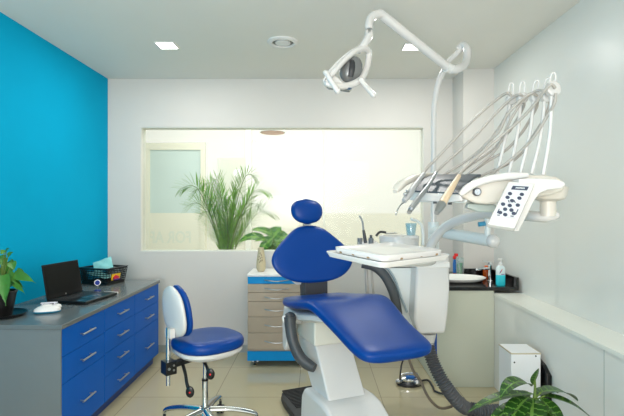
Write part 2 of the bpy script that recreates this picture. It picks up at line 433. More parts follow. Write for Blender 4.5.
for ci in range(3):
    for (z0, z1) in (rowsB if ci == 1 else rowsA):
        ya, yb = bs[ci]+.0025, bs[ci+1]-.0025
        dwr = MB().box(FX-.02, FX, ya, yb, z0, z1).build('drawer', M_cabblue, cab, smooth=False, bevel=.0015, seg=2)
        ym, zm = (ya+yb)/2, (z0+z1)/2+(.0 if z1-z0 < .2 else -.01)
        hb = MB().cyl((FX+.026, ym-.075, zm), (FX+.026, ym+.075, zm), .0055, 12)
        for s_ in (-1, 1): hb.cyl((FX, ym+s_*.055, zm), (FX+.026, ym+s_*.055, zm), .004, 10)
        o = hb.build('handle', M_steel, dwr)

def S(py): return .635*F/(py-CY)   # depth of a point on the cabinet top
# laptop
e_b = Vector((.985,-.17,0)).normalized(); e_a = Vector((.17,.985,0)).normalized()
L0 = Vector((-1.785, 2.985, ZT)); ML = Matrix(((e_a.x, e_b.x, 0, L0.x),(e_a.y, e_b.y, 0, L0.y),(0,0,1,ZT),(0,0,0,1)))
lw, ld = .345, .285
lap = thing('laptop', 'open black laptop with a dark screen on the grey worktop', 'laptop', L0)
MB(ML).box(0, lw, 0, ld, .002, .022).build('base', M_black, lap, bevel=.004)
kb = MB(ML)
for r_ in range(5):
    for c_ in range(15):
        kb.box(.02+c_*.0205, .02+c_*.0205+.017, .035+r_*.0205, .035+r_*.0205+.017, .022, .0235)
kb.build('keyboard', M_dark, lap, smooth=False)
MB(ML).box(.12, .225, .155, .228, .0218, .0226).build('touchpad', mat('touchpad', (58,66,70), .25), lap, smooth=False)
MB(ML).box(.02, .06, .2, .23, .0218, .0226).build('sticker', mat('blue_sticker', (70,110,130), .4), lap, smooth=False)
tilt = Matrix.Rotation(math.radians(10), 4, 'X')
MS = ML @ Matrix.Translation((0, .004, .022)) @ tilt
# local: screen rises along z, leans back (-y)
lid = MB(MS).box(0, lw, -.008, 0, 0, .235).build('screen_lid', mat('matt_black', (12,12,13), .5, spec=.25), lap, bevel=.003)
MB(MS).box(.012, lw-.012, 0, .0012, .028, .224).build('screen', mat('dark_display', (12,13,14), .3, spec=.15), lid, smooth=False)
MB(MS).cyl((lw/2, .0008, .014), (lw/2, .002, .014), .006, 16).build('badge', M_steel, lid)
# white gadget with a teal base
c = Vector(((47.5-CX)*2.74/F, 2.74, ZT))
t = thing('bite_mould', 'small white plastic mould with a teal base next to the laptop', 'dental mould', c)
RZ = Matrix.Translation(c) @ Matrix.Rotation(.35, 4, 'Z')
superloft(mb := MB(RZ), [((0,0,z), (1,0,0), a, (0,1,0), b) for z, a, b in ((0,.066,.04),(.004,.072,.045),(.012,.073,.046))], 28, 3)
mb.build('base', mat('teal_base', (20,110,140), .35), t)
superloft(mb := MB(RZ), [((0,0,z), (1,0,0), a, (0,1,0), b) for z, a, b in ((.012,.072,.045),(.024,.07,.043),(.034,.055,.034),(.043,.035,.024),(.046,.0,.0))], 28, 3)
mb.ball((.045,.01,.03), .03, .025, .018); mb.ball((.0,-.005,.042), .032, .02, .012)
mb.build('body', M_white, t)
mb = MB(RZ).box(-.035, .055, -.014, .004, .055, .062).box(-.03,-.022,-.01,0,.04,.056).box(.035,.043,-.01,0,.04,.056)
mb.build('clip', mat('lilac_white', (218,214,222), .3), t, bevel=.002)
# round blue tag on a stand
c = P(97.5, 291.5, 3.42); c.z = ZT
t = thing('tooth_mirror_stand', 'tiny round blue sign on a chrome stand in front of the basket', 'desk sign', c)
MB().lathe([(.026,0),(.026,.012),(.016,.016)], c, 24).build('base', mat('navy', (16,40,110), .4), t)
MB().cyl(c+Vector((0,0,.01)), c+Vector((0,0,.045)), .003, 8).build('stem', M_chrome, t)
n_ = Vector((.35,-.93,0)); q = c+Vector((0,0,.068))
MB().cyl(q-n_*.003, q+n_*.003, .022, 28).build('rim', M_steel, t)
MB().cyl(q+n_*.003, q+n_*.0045, .018, 28).build('disc', mat('royal', (16,50,140), .4, spec=.2), t)
# white card strip
c = P(110.5, 293.5, 3.33); c.z = ZT
t = tag(MB(Matrix.Translation(c) @ Matrix.Rotation(-.1, 4, 'Z')).box(-.055, .055, -.012, .012, 0, .014).build('card_box', M_white, bevel=.002), 'narrow white card box lying between laptop and basket', 'box')
# basket
Nn = Vector((-1.715,3.68,ZT)); Ll = Vector((-1.945,3.76,ZT)); ea = (Ll-Nn); eb = Vector((-ea.y, ea.x, 0)).normalized()*-1
if eb.y < 0: eb = -eb
bw, bd, bh = ea.length+.01, .20, .138; ea.normalize()
cc = Nn+ea*bw/2+eb*bd/2
MBk = Matrix(((ea.x, eb.x, 0, cc.x),(ea.y, eb.y, 0, cc.y),(0,0,1,ZT),(0,0,0,1)))
bk = thing('storage_basket', 'black perforated plastic basket at the far end of the grey worktop', 'basket', cc)
m_ = MB(MBk)
def bpnt(sx, sy, z):   # basket flares upward
    k = 1+.16*z/bh
    return Vector((sx*bw/2*k, sy*bd/2*k, z))
def side(a, b, n, z0, z1, rows):
    for i in range(n+1):
        u = i/n; sx = a[0]+(b[0]-a[0])*u; sy = a[1]+(b[1]-a[1])*u
        m_.bar(bpnt(sx, sy, z0), bpnt(sx, sy, z1), .006, .003, up=(a[1]-b[1]+.001, b[0]-a[0], 0))
    for k in range(rows+1):
        z = z0+(z1-z0)*k/rows
        m_.bar(bpnt(*a, z), bpnt(*b, z), .003, .005)
cs = [(-1,-1),(1,-1),(1,1),(-1,1)]
for i in range(4):
    a, b = cs[i], cs[(i+1) % 4]; nn_ = 18 if i % 2 == 0 else 13
    side(a, b, nn_, .022, bh-.012, 6)
    m_.bar(bpnt(*a, .012), bpnt(*b, .012), .003, .024); m_.bar(bpnt(*a, bh-.006), bpnt(*b, bh-.006), .004, .012)
    m_.bar(bpnt(*a, bh), bpnt(*b, bh), .018, .004)
m_.box(-bw/2, bw/2, -bd/2, bd/2, 0, .003)
m_.build('body', M_black, bk, smooth=False)
# product label on the end facing the camera's right
lb = MB(MBk).prism([bpnt(-1.03, y, z) for y, z in ((-.55,.035),(.35,.035),(.35,.088),(-.55,.088))], (-.002,0,0)).build('label', mat('yellow_label', (232,190,40), .5), bk, smooth=False)
x_ = -bw/2*1.16*1.03-.001
mm = MB(MBk)
for y, z, s_ in ((-.02,.064,.014),(-.002,.058,.013),(-.035,.056,.012)): mm.cyl((x_+.008,y,z), (x_-.004,y,z), s_, 5)
mm.build('print', mat('label_red', (204,40,70), .5), lb)
mm = MB(MBk).box(x_-.004, x_+.006, -.045, .02, .038, .046); mm.build('print', mat('label_violet', (90,50,130), .5), lb, smooth=False)
m_teal = mat('aqua_plastic_film', (150,214,210), .35, var=.15, scale=30, bump=.5)
def sheet(c, R, w, h, label):
    mb = MB(Matrix.Translation(c) @ R); n = 8; top = []; bot = []
    for i in range(n+1):
        for k in range(n+1):
            x = (i/n-.5)*w; y = (k/n-.5)*h; z = .008*math.sin(i*1.3+k*.9)*(1 if 0 < i < n and 0 < k < n else .4)
            e = .007*math.sin(PI*i/n)*math.sin(PI*k/n)
            top.append((x,y,z+e+.001)); bot.append((x,y,z-e-.001))
    K = (n+1)**2; fs = []
    for i in range(n):
        for k in range(n):
            a = i*(n+1)+k; f = (a, a+1, a+n+2, a+n+1); fs.append(f); fs.append(tuple(K+v for v in reversed(f)))
    for i in range(n):
        fs += [(i, i+1, K+i+1, K+i), (n*(n+1)+i, n*(n+1)+i+1, K+n*(n+1)+i+1, K+n*(n+1)+i), (i*(n+1), (i+1)*(n+1), K+(i+1)*(n+1), K+i*(n+1)), (i*(n+1)+n, (i+1)*(n+1)+n, K+(i+1)*(n+1)+n, K+i*(n+1)+n)]
    mb.add(top+bot, fs)
    return tag(mb.build('film_pack', m_teal), label, 'packet', 'aqua packets in the black basket')
q = P(103, 265, 3.78)
sheet(q, Matrix.Rotation(.25, 4, 'Z') @ Matrix.Rotation(-.35, 4, 'Y') @ Matrix.Rotation(.9, 4, 'X'), .15, .11, 'crumpled aqua packet sticking up out of the black basket')
sheet(cc+Vector((-.01,-.02,.07)), Matrix.Rotation(-.3, 4, 'Z') @ Matrix.Rotation(.2, 4, 'Y'), .19, .13, 'aqua packet lying flat inside the black basket')
# potted plant on black saucer
c = Vector((-1.845, 2.64, ZT))
t = thing('plant_saucer', 'black round saucer under the plant pot on the worktop', 'saucer', c)
MB().lathe([(.1,0),(.125,.008),(.13,.02),(.126,.021),(.118,.012),(.09,.006),(.0,.006)], c, 40).build('dish', M_black, t)
t = thing('potted_vine', 'green heart-leaved plant in a black pot at the left edge', 'plant', c+Vector((0,0,.006)))
MB().lathe([(.055,.007),(.075,.13),(.082,.145),(.08,.15),(.072,.148),(.068,.12)], c, 36).build('pot', M_black, t)
MB().lathe([(.068,.125),(0,.13)], c, 24).build('soil', M_soil, t)
fol = MB(); stem = MB(); top = c+Vector((0,0,.12))
LV = [(16,271,28,279,.05),(8,262,12,274,.07),(3,275,6,303,.09),(10,281,24,286,.05),(14,284,25,291,.03),(5,268,3,280,.07),(1,262,6,255,.06),(6,252,9,248,.03),(4,253,0,250,.03),(8,256,13,252,.03),(12,262,14,270,.05),(15,275,35,279,.055),(6,285,4,300,.06),(0,285,-6,300,.08),(-6,270,-16,282,.08),(7,274,16,282,.06),(-2,266,-12,264,.06),(2,258,6,268,.05)]
for bx_, by_, tx_, ty_, W_ in LV:
    dd = 2.64+random.uniform(-.07,.07); b_ = P(bx_, by_, dd); e_ = P(tx_, ty_, dd-random.uniform(.0,.05))
    b_.x = max(b_.x, -1.95); e_.x = max(e_.x, -1.95)
    stem.tube([top, Vector((top.x+(b_.x-top.x)*.4, top.y+(b_.y-top.y)*.4, (top.z+b_.z)/2)), b_], .003, n=6, sub=5)
    leaf(fol, b_, (e_-b_)+Vector((0,0,.01)), (e_-b_).length*1.1, W_, droop=.45, nw=4, ns=12, shape='heart', up=Vector((0,-.9,.5)))
stem.build('stem', M_stem, t); fol.build('foliage', mat('vine_leaf', (70,128,44), .38, var=.4, scale=14), t)

# ------------------------------------------------------------------ instrument trolley at the back wall
tx0, tx1, ty0, ty1, tz1 = (247.5-CX)*3.87/F, (306-CX)*3.87/F, 3.87, 4.255, .80
tr = thing('drawer_trolley', 'wheeled drawer trolley with taupe drawers and a blue top drawer', 'trolley', ((tx0+tx1)/2, 4.06, 0))
MB().box(tx0, tx1, ty0+.02, ty1, .135, tz1-.02).build('body', M_wood, tr, smooth=False)
MB().box(tx0-.004, tx1+.004, ty0-.004, ty1, tz1-.02, tz1).build('top', M_white, tr, bevel=.003)
MB().box(tx0-.002, tx1+.002, ty0+.004, ty1, .055, .135).build('bottom_band', M_trblue, tr, smooth=False)
def tzz(y): return EYE-(y-CY)*3.87/F
yl = [278.0-2, 286.5, 294.5, 303.0, 318.0, 334.5, 350.0]
yl = [275.6, 284.0, 292.6, 301.6, 317.0, 333.0, 349.5]
for i in range(6):
    z1, z0 = tzz(yl[i])-.0015, tzz(yl[i+1])+.0015
    d_ = MB().box(tx0+.001, tx1-.001, ty0, ty0+.02, z0, z1).build('drawer', M_trblue if i == 0 else M_wood, tr, smooth=False, bevel=.0015, seg=2)
    if i == 0: d_['label'] = 'blue top drawer'
    zc = (z0+z1)/2; xm = (tx0+tx1)/2; w_ = .105
    MB().tube([(xm-w_, ty0+.0, zc), (xm-w_*.55, ty0-.016, zc-.006), (xm, ty0-.021, zc-.011), (xm+w_*.55, ty0-.016, zc-.006), (xm+w_, ty0, zc)], .0045, n=8, sub=5).build('handle', M_steel, d_)
for sx in (tx0+.06, tx1-.06):
    for sy in (ty0+.06, ty1-.06):
        ca = MB().cyl((sx,sy,.05), (sx,sy,.056), .016, 16).bar((sx-.016,sy,.026), (sx-.016,sy,.052), .004, .02).bar((sx+.016,sy,.026), (sx+.016,sy,.052), .004, .02)
        ca = ca.build('caster', M_steel, tr)
        MB().cyl((sx-.012,sy,.024), (sx+.012,sy,.024), .024, 20).build('wheel', M_black, ca)
# vase
vc = P(261, 0, 4.05); vc.z = tz1
vs_ = thing('ceramic_vase', 'beige oval vase with leaf cut-outs on the trolley', 'vase', vc)
MB().lathe([(.028,0),(.04,.02),(.043,.06),(.039,.11),(.031,.16),(.025,.2),(.026,.214),(.022,.214),(.02,.19)], vc, 36).build('body', mat('beige_ceramic', (196,184,150), .5, var=.12, scale=30), vs_)
mb = MB()
for x, z, a in ((-.004,.165,.3),(.006,.15,-.5),(-.012,.135,.7),(.012,.128,-.4),(0,.12,.2),(-.016,.11,.9),(.004,.1,-.7),(-.005,.088,.5),(.014,.105,-.2)):
    R_ = Matrix.Rotation(a, 3, 'Y'); r_ = interp([(0,.028),(.06,.043),(.11,.039),(.16,.031),(.2,.025)], z)
    mb.ball(vc+Vector((x, -math.sqrt(max(0, r_*r_-x*x))+.0005, z)), .0035, .0012, .009, 10, 6, R=R_)
mb.build('cut_out', mat('dark_cutout', (44,34,30), .7), vs_)

# ------------------------------------------------------------------ saddle stool
ks = .951; sc_ = Vector((-.70*ks, 2.84*ks, 0)); zs0 = EYE*(1-ks); f_ = Vector((.74, .67, 0)).normalized(); r2 = Vector((f_.y, -f_.x, 0))  # r2: sitter's right
MST = Matrix(((f_.x*ks, r2.x*ks, 0, sc_.x),(f_.y*ks, r2.y*ks, 0, sc_.y),(0,0,ks,zs0),(0,0,0,1)))
st = thing('dental_stool', 'blue and white swivel stool with a chrome star base', 'stool', sc_)
mb = MB(MST)
secs = []
for z, k in ((.492,.90),(.505,.985),(.525,1.0),(.545,.985),(.560,.93),(.568,.82),(.572,.6),(.571,.3),(.570,.02)):
    secs.append(((.02,0,z), (1,0,0), .215*k, (0,1,0), .215*k))
superloft(mb, secs, 40, 2.5)
mb.build('seat', M_blue, st, subd=1)
mb = MB(MST); superloft(mb, [((.02,0,z), (1,0,0), .215*k, (0,1,0), .215*k) for z, k in ((.436,.1),(.439,.45),(.446,.70),(.462,.88),(.480,.95),(.500,.95))], 40, 2.5)
mb.build('seat_shell', M_plastic, st)
# backrest : tilted plate, cushion in front (towards +f), shell behind
def back_secs(off, th, scale, tilt=.12):
    out = []
    for i in range(17):
        a = -1+2*i/16; z = .748+a*.156*scale; wv = max(.02, (1-abs(a)**2.6))**.5
        w_ = (.145-.012*a)*wv*scale
        tt = th*max(.15, (1-abs(a)**4))**.5
        out.append(((-.195+off-tilt*(z-.75), 0, z), (0,1,0), w_, (1,0,0), tt))
    return out
mb = MB(MST); superloft(mb, back_secs(.026, .028, 1.0), 32, 2.4); mb.build('backrest', M_blue, st)
mb = MB(MST); superloft(mb, back_secs(-.012, .026, .985), 32, 2.4)
mb.box(-.247, -.215, -.035, .035, .60, .655)
mb.build('backrest_shell', M_plastic, st)
MB(MST).cyl((-.242,0,.66), (-.242,0,.315), .0125, 16).build('backrest_post', M_chrome, st)
mb = MB(MST).box(-.272, -.205, -.04, .04, .385, .462).bar((-.24,0,.43), (.02,0,.452), .05, .03).box(-.08,.08,-.06,.06,.440,.460)
br_ = mb.build('bracket', M_black, st, bevel=.004)
mb = MB(MST)
for y, z in ((.012,.44),(-.014,.412)): mb.cyl((-.225, .044, z), (-.225,.038,z), .006, 10)
mb.cyl((-.255,.046,.425), (-.255,.038,.425), .008, 10)
mb.build('knob', M_steel, st)
# levers
for (a, b, c_) in ((P(183,365,2.58), P(187,384,2.50), P(190,392,2.48)), (P(204,362,2.62), P(208,370,2.53), P(210.5,374,2.50))):
    lv = MB().tube([a, (a+b)/2+Vector((.003,0,0)), b, c_], [.010,.009,.009,.012], n=10, sub=4); lv.ball(c_, .024, .009, .032)
    lv = lv.build('lever', M_black, st)
    MB().ball(c_+Vector((0,-.0085,0)), .005, .0025, .006).build('red_mark', M_red, lv)
col = MB(MST).cyl((0,0,.455), (0,0,.27), .0125, 20).build('column', M_chrome, st)
MB(MST).cyl((0,0,.295), (0,0,.282), .021, 20).build('collar', M_black, st)
MB(MST).lathe([(.019,.284),(.02,.11),(.034,.1),(.04,.075),(.03,.06)], (0,0,0), 24).build('gas_lift', M_chrome, st)
for k in range(5):
    a = 2*PI*k/5+math.radians(85)
    d_ = Vector((math.cos(a), math.sin(a), 0))
    q = [Vector((0,0,.160))+d_*.03, Vector((0,0,.152))+d_*.13, Vector((0,0,.132))+d_*.23, Vector((0,0,.110))+d_*.295, Vector((0,0,.085))+d_*.31]
    lg_ = MB().tube([p+sc_ for p in q], [.024,.022,.021,.019,.014], n=12, sub=5, flat=.7, up=(0,0,1)).build('leg', M_chrome, st)
    w0 = sc_+d_*.31; n_ = Vector((-d_.y, d_.x, 0))
    cs_ = MB().cyl(w0+Vector((0,0,.088)), w0+Vector((0,0,.03)), .009, 12)
    for s_ in (-1,1): cs_.cyl(w0+n_*s_*.006+Vector((0,0,.028)), w0+n_*s_*.02+Vector((0,0,.028)), .028, 20)
    cs_.build('caster', M_dark, lg_)

# ------------------------------------------------------------------ dental chair
Hp = Vector((-.005, 2.955, 0)); u = Vector((.385,-.923,0)).normalized(); r = Vector((-u.y, u.x, 0))   # r: image right
MC = Matrix(((u.x, r.x, 0, Hp.x),(u.y, r.y, 0, Hp.y),(0,0,1,0),(0,0,0,1)))
ch = thing('dental_chair', 'blue reclining dental patient chair on a white pedestal', 'dental chair', (Hp.x, Hp.y, 0))
# seat + legrest pad (top surface profile)
prof = [(-.06,.788,.12),(-.045,.796,.185),(-.01,.802,.225),(.06,.808,.248),(.16,.820,.253),(.26,.838,.254),(.36,.856,.253),(.44,.866,.251),(.50,.864,.245),(.56,.846,.236),(.65,.812,.223),(.75,.775,.209),(.86,.742,.207),(.93,.726,.200),(.968,.718,.178),(.988,.712,.135)]
mb = MB(MC); rs = []; n = 40
for i, (uu, z, w_) in enumerate(prof):
    a = prof[max(0, i-1)]; b = prof[min(len(prof)-1, i+1)]; d2 = Vector((b[0]-a[0], 0, b[1]-a[1])).normalized(); nn_ = Vector((-d2.z, 0, d2.x))
    th = .041*(1 if 1 < i < len(prof)-2 else .8 if i in (1, len(prof)-2) else .5)
    ring = []
    for j in range(n):
        a_ = 2*PI*j/n; ct, s_ = math.cos(a_), math.sin(a_); e = 3.2
        x = math.copysign(abs(ct)**(2/e), ct); y = math.copysign(abs(s_)**(2/e), s_)
        dish = -.012*(1-x*x) if y > 0 else 0
        ring.append(Vector((uu, .032*max(0, (uu-.25)/.72), z+.013))-nn_*.041+Vector((0,1,0))*x*w_+nn_*(y*th+dish*(th/.041)))
    rs.append(ring)
mb.rings(rs, True); mb.build('seat_cushion', M_blue, ch, subd=1)
# white under-shell of seat and legrest
mb = MB(MC)
superloft(mb, [((uu,0,z), (0,1,0), w_, (0,0,1), t_) for uu, z, w_, t_ in ((-.03,.70,.14,.02),(.0,.70,.19,.03),(.2,.715,.2,.035),(.4,.755,.19,.03),(.50,.765,.17,.022),(.62,.735,.12,.02),(.72,.705,.10,.02),(.78,.69,.08,.016))], 28, 3.5)
mb.build('seat_shell', M_plastic, ch)
# side mechanism shell
for s_, nm in ((-1, 'side_cover'), (1, 'side_cover')):
    pts = [(-.06,.735),(.18,.735),(.19,.70),(.13,.655),(.06,.645),(.02,.56),(-.01,.475),(-.05,.44),(-.085,.46),(-.09,.60)]
    MB(MC).prism([(a, s_*.20, z) for a, z in pts], (0, -s_*.06, 0)).build(nm, M_plastic, ch, bevel=.014, seg=4)
mb = MB(MC).box(-.05,.3,-.13,.13,.56,.70); mb.build('tilt_frame', mat('off_white_frame', (216,216,206), .4), ch, bevel=.01)
# lift arm
MB(MC).prism([(-.03,-.115,.62),(.15,-.115,.66),(.25,-.115,.60),(.50,-.115,.27),(.26,-.115,.25),(.0,-.115,.50)], (0,.23,0)).build('lift_arm', M_plastic, ch, bevel=.012, seg=4)
# base cover
MB(MC).prism([(.17,-.175,.02),(.17,-.165,.24),(.21,-.165,.295),(.47,-.165,.308),(.55,-.165,.298),(.90,-.165,.12),(.94,-.17,.02)], (0,.34,0)).build('base_cover', M_plastic, ch, bevel=.025, seg=5)
mb = MB(MC)
superloft(mb, [((.2,0,z), (1,0,0), a, (0,1,0), b) for z, a, b in ((0,.56,.15),(.02,.57,.16),(.05,.56,.155),(.062,.53,.13))], 48, 5)
for k in range(14): mb.box(-.33+k*.022, -.322+k*.022, -.12, .12, .060, .068)
mb.build('base_plate', M_dark, ch)
# backrest
zs = [(.872,.02),(.880,.10),(.895,.165),(.92,.215),(.95,.25),(.99,.278),(1.03,.286),(1.07,.27),(1.11,.238),(1.15,.196),(1.19,.150),(1.22,.115),(1.24,.08),(1.252,.02)]
def bu(z): return -.035-.30*(z-.87)
mb = MB(MC); rs = []
for i in range(len(zs)):
    z, w_ = zs[i]; k = min(1, w_/.14)
    th = .014+.032*k
    ring = []
    for j in range(36):
        a_ = 2*PI*j/36; ct, s_ = math.cos(a_), math.sin(a_); e = 2.7
        x = math.copysign(abs(ct)**(2/e), ct); y = math.copysign(abs(s_)**(2/e), s_)
        ring.append(Vector((bu(z)+.03*abs(x)**2*(w_/.28)*1.0+y*th-.01, x*w_*1.035+.012, z)))
    rs.append(ring)
mb.rings(rs, True); mb.build('backrest', M_blue, ch, subd=1)
MB(MC).tube([(-.09,-.0,.86), (-.10,0,.98), (-.16,0,1.2)], [.1,.2,.1], n=24, sub=6, flat=.12, up=(1,0,0)).build('backrest_shell', M_plastic, ch)
MB(MC).prism([(-.02,-.068,.74),(-.02,-.068,.90),(-.07,-.068,.93),(-.12,-.068,.92),(-.1,-.068,.74)], (0,.168,0)).build('backrest_bracket', mat('graphite', (62,62,64), .5), ch, bevel=.008)
R_ = Matrix(((u.x, r.x, 0),(u.y, r.y, 0),(0,0,1)))
hq = MC @ Vector((-.155, -.005, 1.345))
mb = MB(MC); rs = []
secs = []
for i in range(13):
    a = -1+2*i/12; k = math.sqrt(max(.001, 1-abs(a)**2.3))
    secs.append(((-.150-.22*a*.08, 0, 1.346+a*.087), (0,1,0), (.113+.006*a)*k+.001, (1,0,0), .048*k+.001))
superloft(mb, secs, 32, 2.3); mb.build('headrest', M_blue, ch)
MB(MC).box(-.165,-.14,-.025,.025,1.2,1.3).build('headrest_stem', M_steel, ch)
# armrests
a0 = P(290, 318, 2.72)
ar = MB().tube([P(290,317,2.70), P(290.5,328,2.69), P(293.5,343,2.67), P(300,357,2.64), P(308,364.5,2.62), P(314.5,368,2.6)], [.040,.035,.034,.035,.034,.027], n=18, sub=6, flat=.95)
ar.ball(a0, .038, .036, .036)
ar = ar.build('armrest', M_grey, ch)
MB().cyl(P(286.5,319,2.71), P(284,319.3,2.715), .025, 24).build('pivot_cap', M_plastic, ar)
MB().cyl(P(297,316,2.72), P(301,317,2.74), .012, 16).build('pivot_pin', M_steel, ar)
ar = MB().tube([P(362,264,2.92), P(374,267,2.92), P(384,275,2.92), P(391.5,288,2.92), P(396,303,2.92), P(399,322,2.92)], [.026,.028,.030,.031,.030,.028], n=18, sub=6, flat=.7, up=(0,1,0))
ar.build('armrest', M_grey, ch)

# ------------------------------------------------------------------ dental unit (cuspidor, column)
un = thing('dental_unit', 'white dental unit cabinet with cuspidor bowl beside the chair', 'dental unit', (.70, 3.0, .5))
df = 2.84
# front panel and side-body
fpts = [P(417,257,df), P(449.5,256,df), P(450,290,df), P(448,315,df), P(445.5,334,df), P(419,334.5,df), P(414,320,df)]
MB().prism(fpts, (0,.32,0)).build('front_cover', M_plastic, un, bevel=.02, seg=5)
spts = [P(380,254,3.0), P(419,254,3.0), P(419,336,3.0), P(410,330,3.0), P(400,316,3.0), P(393,296,3.0), P(388,278,3.0)]
MB().prism(spts, (0,.22,0)).build('body', M_pale, un, bevel=.02, seg=5)
MB().tube([P(378,262,2.985), P(387,268,2.985), P(395,280,2.985), P(401,297,2.985), P(407,312,2.985)], .016, n=12, sub=6, flat=.5).build('edge_shade_strip', mat('blue_grey_shade', (168,188,198), .35), un)  # blue-grey strip stands in for the shading along the body's edge
MB().prism([P(416.5,262,df-.004), P(450.2,262,df-.004), P(450.4,268,df-.004), P(416.5,268.5,df-.004)], (0,.33,0)).build('lid', M_white, un, bevel=.006)
sw = MB().prism([P(411,270.5,2.995), P(415,270.5,2.995), P(415,277,2.995), P(411,277,2.995)], (0,.01,0)).build('switch', M_black, un, smooth=False)
for yy in (268, 280): MB().cyl(P(413,yy,2.998), P(413,yy,2.993), .009, 14).build('button', M_grey, un)
MB().cyl(P(428,333,3.0), P(428,346,3.0), .055, 24, r2=.035).build('hose_socket', M_plastic, un)
# cuspidor
cb = P(399, 0, 3.06)
MB().lathe([(.03,1.04),(.11,1.05),(.13,1.10),(.135,1.175),(.13,1.182),(.122,1.178),(.115,1.13),(.06,1.09),(.0,1.085)], (cb.x,cb.y,0), 40).build('cuspidor_bowl', M_plastic, un)
MB().box(cb.x-.10, cb.x+.12, cb.y-.06, cb.y+.10, .95, 1.06).build('cuspidor_base', M_plastic, un, bevel=.02)
MB().lathe([(.045,1.17),(.05,1.175),(.05,1.187),(.04,1.19)], (P(411,0,2.98).x, 2.98, 0), 24).build('cup_holder', M_plastic, un)
MB().tube([P(423,245,3.02), P(423,232,3.02), P(421.5,225,3.02), P(417,221,3.01), P(411,219,3.0)], [.011,.010,.009,.009,.011], n=12).build('cup_filler', M_pale, un)
mb = MB().tube([P(376,236,3.0), P(380,232,3.0), P(386,232.5,3.0)], .008, n=10); mb.ball(P(382,232,3.0), .014, .009, .007)
mb.build('bowl_rinse_spout', M_dark, un)
MB().tube([P(386,233.5,3.0), P(397,233,3.0)], .005, n=8, sub=1).build('rinse_pipe', M_steel, un)
# suction holder arm
MB().tube([P(376,243,3.0), P(366,243,2.98), P(358,243,2.97)], .016, n=12).build('holder_arm', M_white, un)
mb = MB()
for x in (360, 371): mb.cyl(P(x,238,2.97), P(x,244,2.97), .017, 14)
mb.build('instrument_holder', mat('mid_grey_plastic', (110,116,122), .4), un)
# lamp column on the unit
MB().cyl(P(433.5,258,3.06), P(433.5,222,3.06), .038, 24).build('column_base', M_pale, un)
# delivery carrying arm
MB().cyl(P(433,231,3.06), P(493,241,2.52), .037, 24, r2=.035).build('lower_arm', M_pale, un)
MB().ball(P(493,241,2.52), .038, .038, .038).build('elbow_cap', M_plastic, un)
MB().cyl(P(487.5,243,2.55), P(487.5,216,2.55), .016, 16).build('elbow_post', M_pale, un)
MB().tube([P(478.5,224.5,2.5), P(485,223.5,2.5)], .013, n=12, sub=1).build('cable_clamp', mat('clamp_blue', (60,150,190), .3), un)
# tray holder plate
def tp(px, py, d): return P(px, py, d)
Nt, Lt, Rt = P(383,263,1.50), P(324,251,1.77), P(452,254.5,1.78)
Bt = Lt+Rt-Nt
nrm = (Rt-Nt).cross(Lt-Nt).normalized()
if nrm.z < 0: nrm = -nrm
def plate(mb, corners, th, lip=0, rad=.03, seg=6):
    c0 = sum(corners, Vector())/4; pts = []
    for i in range(4):
        a, b, c_ = corners[i-1], corners[i], corners[(i+1) % 4]
        v1 = (a-b).normalized(); v2 = (c_-b).normalized()
        for k in range(seg+1):
            t_ = k/seg; p1 = b+v1*rad; p2 = b+v2*rad
            pts.append((1-t_)**2*p1+2*t_*(1-t_)*b+t_*t_*p2)
    return pts
def insetp(pts, d):
    c0 = sum(pts, Vector())/len(pts)
    return [p+(c0-p).normalized()*d for p in pts]
o_ = plate(None, [Nt,Rt,Bt,Lt], 0)
mb = MB(); mb.rings([insetp([p-nrm*.024 for p in o_], .03), insetp([p-nrm*.020 for p in o_], .012), [p-nrm*.002 for p in o_], [Vector(p) for p in o_], insetp(o_, .006), insetp([p-nrm*.008 for p in o_], .014), insetp([p-nrm*.009 for p in o_], .12)], True)
mb.build('tray_table', M_plastic, un)
cb2 = (Nt+Rt+Bt+Lt)/4
MB().tube([cb2-nrm*.02, Vector((cb2.x+.02, cb2.y+.1, cb2.z-.05)), Vector((.60,2.35,1.09)), Vector((.72,2.8,1.08)), Vector((.76,2.9,1.07))], .02, n=14).build('tray_arm', M_plastic, un)
# inner tray (lies on the tray table)
cen = cb2+nrm*.0
inn = [cb2+(p-cb2)*.88 for p in (Nt,Rt,Bt,Lt)]
sh = (P(384,0,1.5)-P(383,0,1.5))
o2 = plate(None, inn, 0, rad=.035)
tb = thing('instrument_tray', 'white shallow instrument tray lying on the tray table over the chair', 'tray', cb2)
o2 = [p+(Bt-Nt)*.03 for p in o2]
mb = MB(); mb.rings([insetp([p-nrm*.007 for p in o2], .02), insetp([p-nrm*.005 for p in o2], .004), [p+nrm*.010 for p in o2], [p+nrm*.016 for p in o2], insetp([p+nrm*.017 for p in o2], .006), insetp([p+nrm*.009 for p in o2], .022), insetp([p+nrm*.008 for p in o2], .12)], True)
mb.build('dish', M_plastic, tb)
mb = MB(); nv = (Rt-Nt).normalized(); lv_ = (Lt-Nt).normalized()
iN, iR, iB, iL = [p+(Bt-Nt)*.03 for p in inn]
for a, b, tt in ((iN,iR,.26),(iN,iR,.60),(iN,iR,.88),(iN,iL,.28),(iN,iL,.58),(iN,iL,.84)):
    q = a+(b-a)*tt+nrm*.001+(cb2-a-(b-a)*tt).normalized()*.006; dv = (b-a).normalized()
    MB().bar(q-dv*.008, q+dv*.008, .008, .009, up=nrm).build('rubber_foot', mat('amber_rubber', (150,126,92), .5), tb, bevel=.002)
# plastic cup
q = P(411, 238, 2.98); q.z = 1.19
cp = MB().lathe([(.027,.0),(.037,.078),(.0365,.079),(.034,.076),(.025,.004),(.0,.003)], q, 28).build('plastic_cup', M_cup)
tag(cp, 'translucent pale blue cup on the cuspidor edge', 'cup')
